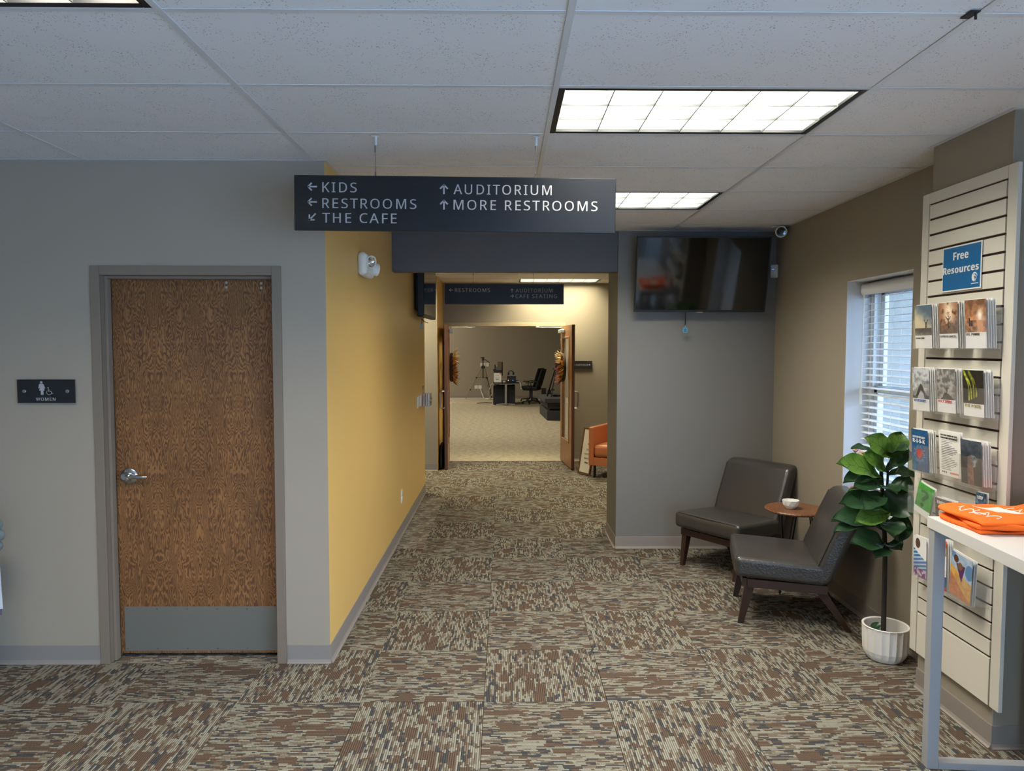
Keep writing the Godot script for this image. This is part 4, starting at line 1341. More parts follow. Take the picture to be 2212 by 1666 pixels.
# ---------------------------------------------------------------- window with blinds
func window() -> void:
	var z0 := -4.876; var z1 := -4.085; var y0 := 0.735; var y1 := 2.196
	var w := setting("window_1", "double-hung window in a deep white opening behind the blinds")
	var b := MB.new()
	b.span(Vector3(XR, y0, z0 - 0.001), Vector3(XR + 0.249, y1, z0 + 0.004)); b.span(Vector3(XR, y0, z1 - 0.004), Vector3(XR + 0.249, y1, z1 + 0.001)); b.span(Vector3(XR, y1 - 0.004, z0), Vector3(XR + 0.249, y1 + 0.001, z1))
	part("reveal", b, M.reveal, w)
	b = MB.new(); b.span(Vector3(XR - 0.012, y0 - 0.018, z0), Vector3(XR + 0.25, y0 + 0.004, z1), 0.003)
	part("window_sill", b, M.white, w)
	b = MB.new()
	var xf0 := XR + 0.165; var xf1 := XR + 0.245
	b.span(Vector3(xf0, y0, z0), Vector3(xf1, y1, z0 + 0.045), 0.004); b.span(Vector3(xf0, y0, z1 - 0.045), Vector3(xf1, y1, z1), 0.004)
	b.span(Vector3(xf0, y1 - 0.05, z0), Vector3(xf1, y1, z1), 0.004); b.span(Vector3(xf0, y0, z0), Vector3(xf1, y0 + 0.05, z1), 0.004)
	part("window_frame", b, M.white, w)
	for s in [[1.45, y1 - 0.05, xf0 + 0.045, "upper_sash"], [y0 + 0.05, 1.49, xf0 + 0.012, "lower_sash"]]:
		b = MB.new()
		var a := z0 + 0.045; var c := z1 - 0.045; var q: float = s[2]
		b.span(Vector3(q, s[0], a), Vector3(q + 0.03, s[1], a + 0.045), 0.004); b.span(Vector3(q, s[0], c - 0.045), Vector3(q + 0.03, s[1], c), 0.004)
		b.span(Vector3(q, s[0], a), Vector3(q + 0.03, s[0] + 0.045, c), 0.004); b.span(Vector3(q, s[1] - 0.045, a), Vector3(q + 0.03, s[1], c), 0.004)
		var sash := part(s[3], b, M.white, w)
		b = MB.new(); b.span(Vector3(q + 0.012, s[0] + 0.04, a + 0.04), Vector3(q + 0.018, s[1] - 0.04, c - 0.04))
		part("glass_pane", b, M.glass, sash)
	var t := thing("window_blind", "white slatted blind lowered in the window beside the display panel", "blind", Vector3(2.452, 0, (z0 + z1) / 2))
	var hw := (z1 - z0) / 2 - 0.012
	b = MB.new()
	b.box(Vector3(0, 2.155, 0), Vector3(0.05, 0.045, hw * 2), 0.003)
	part("headrail", b, M.dark_metal, t)
	b = MB.new()
	b.prism(PackedVector2Array([Vector2(-0.038, 2.105), Vector2(-0.030, 2.100), Vector2(-0.028, 2.172), Vector2(-0.036, 2.176), Vector2(-0.044, 2.165), Vector2(-0.044, 2.120)]), -hw, hw)
	part("valance", b, M.blind, t)
	var n := 31
	for k in n:
		b = MB.new()
		b.xf = Transform3D(Basis(Vector3(0, 0, 1), 0.16), Vector3(0, 2.085 - k * 0.0432, 0))
		b.box(Vector3.ZERO, Vector3(0.050, 0.003, hw * 2), 0.001)
		part("slat", b, M.blind, t)
	b = MB.new(); b.box(Vector3(0, 2.085 - n * 0.0432 + 0.004, 0), Vector3(0.05, 0.016, hw * 2), 0.003)
	part("bottom_rail", b, M.blind, t)
	for z in [-hw + 0.12, 0.0, hw - 0.12]:
		for x in [-0.027, 0.027]:
			b = MB.new(); b.tube([Vector3(x, 0.75, z), Vector3(x, 2.14, z)], 0.0009, 5)
			part("ladder_cord", b, M.blind, t)
	b = MB.new()
	b.tube([Vector3(-0.05, 2.11, -hw + 0.055), Vector3(-0.052, 1.47, -hw + 0.05)], 0.005, 8)
	b.tube([Vector3(-0.052, 1.47, -hw + 0.05), Vector3(-0.052, 1.46, -hw + 0.05), Vector3(-0.052, 1.37, -hw + 0.05)], [0.006, 0.009, 0.008], 8)
	part("tilt_wand", b, M.white_plastic, t)
	# things on the sill
	t = thing("flower_pot", "terracotta pot of pink and orange flowers on the window sill behind the fig", "flower pot", Vector3(2.365, y0 + 0.004, -4.74))
	b = MB.new()
	b.lathe([Vector2(0, 0.0), Vector2(0.034, 0), Vector2(0.044, 0.055), Vector2(0.048, 0.055), Vector2(0.050, 0.075), Vector2(0.044, 0.075), Vector2(0.042, 0.06), Vector2(0, 0.06)], 20)
	part("pot", b, mat(rgb8(196, 88, 58), 0.7), t)
	var r := RandomNumberGenerator.new()
	r.seed = 44
	for k in 9:
		b = MB.new()
		var tip := Vector3(r.randf_range(-0.03, 0.015), r.randf_range(0.15, 0.34), r.randf_range(-0.10, 0.14))
		b.tube([Vector3(0, 0.06, 0), tip * Vector3(0.4, 0.6, 0.4), tip], 0.002, 5)
		part("stem", b, mat(rgb8(70, 100, 50), 0.7), t)
		b = MB.new()
		for j in 6:
			var a := TAU * j / 6.0
			b.ball(tip + Vector3(cos(a) * 0.008, sin(a) * 0.012, sin(a * 2.0) * 0.004 + cos(a) * 0.008), Vector3(0.010, 0.009, 0.010), 8)
		b.ball(tip, Vector3(0.008, 0.008, 0.008), 8)
		part("blossom", b, mat([rgb8(206, 86, 120), rgb8(216, 128, 92), rgb8(214, 176, 150)][k % 3], 0.8), t)
	t = thing("sill_tray", "shallow tan tray on the window sill behind the nearer leather chair", "tray", Vector3(2.375, y0 + 0.004, -4.80))
	b = MB.new()
	b.box(Vector3(0, 0.006, 0.0), Vector3(0.10, 0.012, 0.11), 0.003); b.box(Vector3(-0.047, 0.016, 0), Vector3(0.006, 0.022, 0.11), 0.002); b.box(Vector3(0.047, 0.016, 0), Vector3(0.006, 0.022, 0.11), 0.002)
	part("tray", b, mat(rgb8(170, 128, 92), 0.7), t)
	for k in [[-0.3, 1], [1.0, 2]]: pass


# ---------------------------------------------------------------- furniture
func lounge_chair(label: String, at: Vector3, fwd: Vector2) -> void:
	var t := thing("lounge_chair", label, "chair", at, atan2(fwd.x, fwd.y), "armless leather lounge chairs in the window corner")
	var b := MB.new()
	var slope := func(p: Vector3) -> Vector3: return p + Vector3(0, (p.z - 0.05) * 0.05, 0)
	b.cushion(Vector3(0, 0.362, 0.045), Vector3(0.62, 0.125, 0.54), 0.030, Vector3(0.0, 0.016, 0.008), 6, slope)
	var seat := part("seat", b, M.leather, t)
	b = MB.new()
	var pipe := []
	for q in [[-0.29, -0.20], [-0.295, 0.27], [-0.27, 0.307], [0.0, 0.314], [0.27, 0.307], [0.295, 0.27], [0.29, -0.20]]: pipe.append(slope.call(Vector3(q[0], 0.418, q[1])))
	b.tube(pipe, 0.0035, 6)
	part("piping", b, M.leather, seat)
	b = MB.new()
	var lean := func(p: Vector3) -> Vector3:
		var h := p.y - 0.29
		return Vector3(p.x * (1.0 - 0.02 * h), p.y, p.z - 0.36 * h - 0.10 * h * h)
	b.cushion(Vector3(0, 0.550, -0.185), Vector3(0.62, 0.525, 0.125), 0.042, Vector3(0.0, 0.006, 0.014), 7, lean)
	var back := part("backrest", b, M.leather, t)
	b = MB.new()
	for s in [-1, 1]:
		var seam := []
		for k in 8: seam.append(lean.call(Vector3(s * 0.296, 0.33 + 0.45 * k / 7.0, -0.126)))
		b.tube(seam, 0.003, 6)
	part("seam", b, M.leather, back)
	b = MB.new()
	b.box(Vector3(0, 0.272, 0.255), Vector3(0.56, 0.052, 0.030), 0.003); b.box(Vector3(0, 0.262, -0.215), Vector3(0.56, 0.052, 0.030), 0.003)
	for s in [-1, 1]:
		b.prism_x(PackedVector2Array([Vector2(0.24, 0.245), Vector2(0.24, 0.298), Vector2(-0.23, 0.288), Vector2(-0.23, 0.236)]), s * 0.28 - 0.015, s * 0.28 + 0.015)
	part("frame", b, M.espresso, t)
	for s in [-1, 1]:
		b = MB.new()
		b.taper(Vector3(s * 0.255, 0.25, 0.225), Vector3(s * 0.252, 0.0, 0.275), 0.060, 0.034)
		part("leg", b, M.espresso, t)
		b = MB.new()
		b.taper(Vector3(s * 0.255, 0.25, -0.19), Vector3(s * 0.252, 0.0, -0.365), 0.066, 0.034)
		part("leg", b, M.espresso, t)


func seating() -> void:
	lounge_chair("dark leather armless chair in the far corner below the television", Vector3(1.800, 0, -5.64), Vector2(-0.815, 0.58))
	lounge_chair("dark leather armless chair nearer the viewer, turned to the left beside the fig", Vector3(1.829, 0, -4.652), Vector2(-0.969, -0.247))
	var t := thing("side_table", "small round walnut side table on black hairpin legs between the leather chairs", "side table", Vector3(2.085, 0, -5.08))
	var b := MB.new()
	b.lathe([Vector2(0, 0.578), Vector2(0.195, 0.578), Vector2(0.210, 0.585), Vector2(0.212, 0.592), Vector2(0.207, 0.599), Vector2(0, 0.600)], 48)
	for i in b.v.size(): b.t[i] = Vector2(b.v[i].x + 0.5, b.v[i].z)
	part("table_top", b, M.walnut, t)
	for k in 3:
		var a := 0.5 + TAU * k / 3.0
		var o := Vector3(cos(a), 0, sin(a)); var s := Vector3(-sin(a), 0, cos(a))
		b = MB.new()
		b.tube([o * 0.10 + s * 0.06 + Vector3(0, 0.578, 0), o * 0.155 + s * 0.004 + Vector3(0, 0.010, 0), o * 0.157 + Vector3(0, 0.005, 0), o * 0.155 - s * 0.004 + Vector3(0, 0.010, 0), o * 0.10 - s * 0.06 + Vector3(0, 0.578, 0)], 0.005, 8)
		b.box(o * 0.10 + Vector3(0, 0.576, 0), Vector3(0.14, 0.003, 0.14) * (s.abs() + o.abs() * 0.4), 0.001)
		part("hairpin_leg", b, M.dark_metal, t)
	t = thing("bowl", "small white faceted bowl on the round side table", "bowl", Vector3(2.045, 0.600, -5.07), 0.2)
	b = MB.new()
	var ring := func(r: float, y: float, off: float) -> Array:
		var p := []
		for k in 9: p.append(Vector3(cos(TAU * (k + off) / 9.0) * r, y, sin(TAU * (k + off) / 9.0) * r))
		return p
	var r0: Array = ring.call(0.034, 0.0, 0.0); var r1: Array = ring.call(0.054, 0.026, 0.5); var r2: Array = ring.call(0.060, 0.060, 0.0)
	var r3: Array = ring.call(0.056, 0.060, 0.0); var r4: Array = ring.call(0.036, 0.008, 0.0)
	for k in 9:
		var j := (k + 1) % 9
		for f in [[r0[k], r0[j], r1[k]], [r1[k], r0[j], r1[j]], [r1[k], r1[j], r2[j]], [r1[k], r2[j], r2[k]]]:
			var m: Vector3 = (f[1] - f[0]).cross(f[2] - f[0]).normalized()
			if m.dot(f[0]) < 0: m = -m
			b.tri(f[0], f[1], f[2], m, m, m)
		b.flat(r2[k], r2[j], r3[j], r3[k], Vector2(), Vector2(), Vector2(), Vector2(), Vector3.UP)
		b.flat(r3[k], r3[j], r4[j], r4[k], Vector2(), Vector2(), Vector2(), Vector2(), -r3[k])
		b.tri(r4[k], r4[j], Vector3(0, 0.008, 0), Vector3.UP, Vector3.UP, Vector3.UP)
		b.tri(r0[k], r0[j], Vector3.ZERO, Vector3.DOWN, Vector3.DOWN, Vector3.DOWN)
	part("bowl_body", b, M.white, t)
	# tan armchair and the leaning sign, half hidden by the end of the rear wall
	t = thing("armchair", "tan leather armchair half hidden behind the end of the rear wall", "armchair", Vector3(1.628, 0, -9.685), -0.52)
	b = MB.new()
	for s in [-1, 1]:
		var q := MB.new()
		q.cushion(Vector3(s * 0.355, 0.425, 0), Vector3(0.07, 0.52, 0.68), 0.018, Vector3(0.004, 0, 0), 4)
		part("arm", q, M.tan_leather, t)
	b.cushion(Vector3(0, 0.435, -0.28), Vector3(0.645, 0.53, 0.12), 0.03, Vector3(0, 0.01, 0.015), 4)
	part("backrest", b, M.tan_leather, t)
	b = MB.new(); b.cushion(Vector3(0, 0.365, 0.06), Vector3(0.638, 0.17, 0.56), 0.05, Vector3(0, 0.012, 0.012), 5)
	part("seat", b, M.tan_leather, t)
	b = MB.new(); b.box(Vector3(0, 0.225, 0.0), Vector3(0.645, 0.11, 0.66), 0.006)
	part("seat_rail", b, M.tan_leather, t)
	for s in [-1, 1]:
		for z in [-0.28, 0.28]:
			b = MB.new(); b.box(Vector3(s * 0.32, 0.085, z), Vector3(0.028, 0.17, 0.028), 0.002)
			part("leg", b, M.dark_metal, t)
	t = thing("leaning_sign", "white script sign in a brown wooden frame leaning beside the tan armchair", "sign", Vector3(1.085, 0.0, -9.785), -1.06)
	var xf := Transform3D(Basis(Vector3.RIGHT, -0.17), Vector3(0, 0.012, 0))
	b = MB.new(); b.xf = xf
	b.span(Vector3(-0.14, 0, -0.012), Vector3(-0.115, 0.64, 0.012), 0.002); b.span(Vector3(0.115, 0, -0.012), Vector3(0.14, 0.64, 0.012), 0.002); b.span(Vector3(-0.115, 0, -0.012), Vector3(0.115, 0.025, 0.012), 0.002); b.span(Vector3(-0.115, 0.615, -0.012), Vector3(0.115, 0.64, 0.012), 0.002)
	part("wood_frame", b, M.walnut, t)
	b = MB.new(); b.xf = xf; b.span(Vector3(-0.116, 0.024, -0.006), Vector3(0.116, 0.616, 0.004))
	part("board", b, mat(rgb8(226, 222, 208), 0.7), t)
	b = MB.new(); b.xf = xf
	for l in [[0.22, -0.04, 0.08], [0.28, -0.05, 0.10], [0.34, -0.02, 0.1], [0.42, 0.0, 0.09], [0.16, -0.02, 0.06]]:
		var pts := []
		for k in 22: pts.append(Vector3(lerpf(l[1], l[2], k / 21.0), l[0] + 0.014 * sin(k * 1.7 + l[0] * 40.0), 0.005))
		b.tube(pts, 0.0016, 4)
	part("script", b, M.black, t)


# ---------------------------------------------------------------- the fig in its fluted pot
func fig() -> void:
	var t := thing("fig_plant", "fiddle-leaf fig with glossy leaves in a fluted white pot before the window", "plant", Vector3(2.142, 0, -3.945))
	var N := 20
	var prof := [Vector2(0.0, 0.0), Vector2(0.082, 0.0), Vector2(0.092, 0.006), Vector2(0.108, 0.030), Vector2(0.116, 0.055), Vector2(0.120, 0.12), Vector2(0.1225, 0.194)]
	var b := MB.new()
	for k in N:
		for i in prof.size() - 1:
			var p0: Vector2 = prof[i]; var p1: Vector2 = prof[i + 1]
			b.grid(func(u: float, v: float) -> Vector3:
				var a := TAU * (k + u) / N
				var pr := p0.lerp(p1, v)
				var fl := smoothstep(0.0, 0.04, pr.y)
				var r := pr.x * (1.0 - 0.055 * sin(PI * u) * fl)
				return Vector3(cos(a) * r, pr.y, sin(a) * r), 6, 3, func(p: Vector3) -> Vector3: return Vector3(p.x, -0.01, p.z))
	b.lathe([Vector2(0.117, 0.195), Vector2(0.110, 0.192), Vector2(0.106, 0.08), Vector2(0.0, 0.08)], 40)
	b.lathe([Vector2(0.1225, 0.192), Vector2(0.120, 0.1955), Vector2(0.1165, 0.195)], 40)
	part("pot", b, M.pot, t)
	b = MB.new(); b.lathe([Vector2(0.106, 0.118), Vector2(0.06, 0.124), Vector2(0, 0.127)], 24)
	part("soil", b, M.black, t)
	var inv := t.transform.affine_inverse()
	var trunk := []
	for q in [[1908, 1372], [1909, 1330], [1912, 1200], [1910, 1130], [1906, 1060], [1902, 1000], [1903, 980]]: trunk.append(inv * hit(2, -3.945, q[0], q[1]))
	var rr := [0.014, 0.0135, 0.0125, 0.012, 0.011, 0.009, 0.006]
	b = MB.new()
	b.tube(trunk, rr, 10)
	for k in 12:
		var f := 0.4 + k * 0.42
		var p: Vector3 = (trunk[int(f)] as Vector3).lerp(trunk[int(f) + 1], fposmod(f, 1.0))
		b.ball(p + Vector3(0.006 * sin(k * 2.1), 0, 0.006 * cos(k * 2.1)), Vector3(0.010, 0.007, 0.010), 8)
	b.tube([inv * hit(2, -3.945, 1910, 1130), inv * hit(2, -3.95, 1916, 1060), inv * hit(2, -3.94, 1919, 1000)], [0.010, 0.008, 0.005], 8)
	part("trunk", b, M.trunk, t)
	# base pixel, tip pixel, depth of base and tip from the stem, width, face direction, bright
	var L := [
		[1919, 990, 1872, 948, 0.0, 0.03, 0.115, Vector3(0.15, 0.5, 1), 1], [1919, 990, 1944, 936, 0.0, 0.0, 0.10, Vector3(-0.1, 0.3, 1), 1], [1919, 986, 1962, 974, 0.0, 0.10, 0.10, Vector3(-0.1, 1, 0.5), 0],
		[1904, 1020, 1866, 981, 0.0, 0.06, 0.10, Vector3(0.3, 0.5, 1), 1], [1897, 1038, 1814, 1002, 0.02, 0.08, 0.125, Vector3(0.25, 0.7, 0.75), 1],
		[1915, 1022, 1974, 983, 0.0, 0.06, 0.085, Vector3(-0.5, 0.8, 0.5), 0], [1888, 985, 1841, 969, -0.05, -0.06, 0.07, Vector3(0, 1, 0.25), 0],
		[1904, 1043, 1827, 1041, 0.02, 0.09, 0.10, Vector3(0.1, 0.9, 0.42), 0], [1904, 1052, 1847, 1054, 0.03, 0.14, 0.09, Vector3(0, 0.8, 0.7), 0],
		[1918, 1028, 1975, 1030, 0.0, 0.05, 0.09, Vector3(0, 0.9, 0.45), 0], [1922, 1050, 1972, 1058, 0.0, 0.08, 0.11, Vector3(0, 0.6, 0.9), 0],
		[1904, 1058, 1936, 1066, 0.03, 0.16, 0.09, Vector3(0, 0.9, 0.5), 0], [1868, 1077, 1833, 1064, 0.0, 0.02, 0.055, Vector3(0, 1, 0.3), 1],
		[1905, 1106, 1820, 1087, 0.02, 0.10, 0.125, Vector3(0.1, 0.75, 0.6), 0], [1902, 1112, 1829, 1092, -0.03, -0.06, 0.08, Vector3(0, 1, 0.25), 0],
		[1915, 1112, 1967, 1068, 0.02, 0.10, 0.15, Vector3(-0.45, 0.45, 0.9), 0], [1906, 1145, 1803, 1124, -0.02, 0.02, 0.13, Vector3(0.1, 0.85, 0.5), 0],
		[1920, 1112, 1852, 1128, 0.05, 0.13, 0.10, Vector3(0.05, 0.7, 0.7), 1], [1912, 1146, 1970, 1146, 0.02, 0.10, 0.155, Vector3(-0.05, 0.62, 0.8), 0],
		[1906, 1146, 1807, 1148, 0.0, 0.06, 0.085, Vector3(0, 1, 0.35), 0], [1907, 1178, 1841, 1172, 0.02, 0.10, 0.115, Vector3(0.1, 0.7, 0.7), 0],
		[1914, 1180, 1946, 1188, 0.0, 0.08, 0.10, Vector3(0, 0.85, 0.5), 0], [1911, 1186, 1893, 1204, 0.02, 0.13, 0.09, Vector3(0, 0.85, 0.5), 0],
		[1904, 1110, 1822, 1108, -0.05, -0.14, 0.11, Vector3(0, 0.9, 0.4), 0], [1916, 1090, 1962, 1110, -0.03, -0.08, 0.10, Vector3(0, 0.9, 0.4), 0],
		[1912, 1065, 1955, 1082, -0.03, -0.12, 0.10, Vector3(0, 0.9, 0.4), 0], [1906, 1075, 1868, 1100, 0.03, 0.17, 0.10, Vector3(0, 0.85, 0.5), 0], [1912, 1130, 1930, 1158, 0.03, 0.18, 0.12, Vector3(0, 0.8, 0.6), 0],
		[1898, 1366, 1884, 1348, -0.02, -0.05, 0.055, Vector3(0.2, 0.3, 1), 0]]
	for q in L:
		var p0: Vector3 = inv * hit(2, -3.945 + q[4], q[0], q[1])
		var p1: Vector3 = inv * hit(2, -3.945 + q[5], q[2], q[3])
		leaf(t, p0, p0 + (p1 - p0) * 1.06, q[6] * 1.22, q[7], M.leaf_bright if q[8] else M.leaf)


func leaf(t: Node3D, p0: Vector3, p1: Vector3, w: float, face: Vector3, m: Material) -> void:
	var d := p1 - p0
	var len := d.length()
	d /= len
	var s := d.cross(face).normalized()
	var n := s.cross(d).normalized()
	var ph := p0.x * 90.0 + p0.y * 57.0
	var f := func(u: float, v: float) -> Vector3:
		var k := v * 2.0 - 1.0
		var prof := pow(sin(PI * pow(clampf(u, 0.0, 1.0), 1.25)), 0.75) * (0.80 + 0.30 * u) if u < 0.985 else 0.02
		if u < 0.12: prof *= lerpf(0.16, 1.0, u / 0.12)
		var arch := 0.16 * len * sin(PI * u) - 0.05 * len * u
		var curl := absf(k) * absf(k) * w * 0.16 + 0.05 * w * sin(u * 15.0 + ph + k * 1.5) * absf(k)
		var quilt := 0.018 * w * absf(sin(u * 17.0 - absf(k) * 3.0)) * (1.0 - absf(k))
		return p0 + d * len * u + s * k * w * 0.5 * prof + n * (arch + curl + quilt)
	var b := MB.new()
	b.sheet(f, 16, 8, 0.0012)
	var o := part("leaf", b, m, t)
	b = MB.new()
	var rib := []
	for k in 9: rib.append((f.call(k / 8.6, 0.5) as Vector3) + n * 0.0006)
	b.tube(rib, [0.0026, 0.0024, 0.0021, 0.0018, 0.0016, 0.0014, 0.0012, 0.0010, 0.0006], 5)
	for k in 5:
		for sd in [0.14, 0.86]:
			var u0 := 0.14 + k * 0.155
			b.tube([(f.call(u0, 0.5) as Vector3) + n * 0.0005, (f.call(u0 + 0.06, lerpf(0.5, sd, 0.5)) as Vector3) + n * 0.0006, (f.call(minf(u0 + 0.13, 0.97), sd) as Vector3) + n * 0.0006], 0.0009, 4)
	part("leaf_veins", b, M.vein, o)


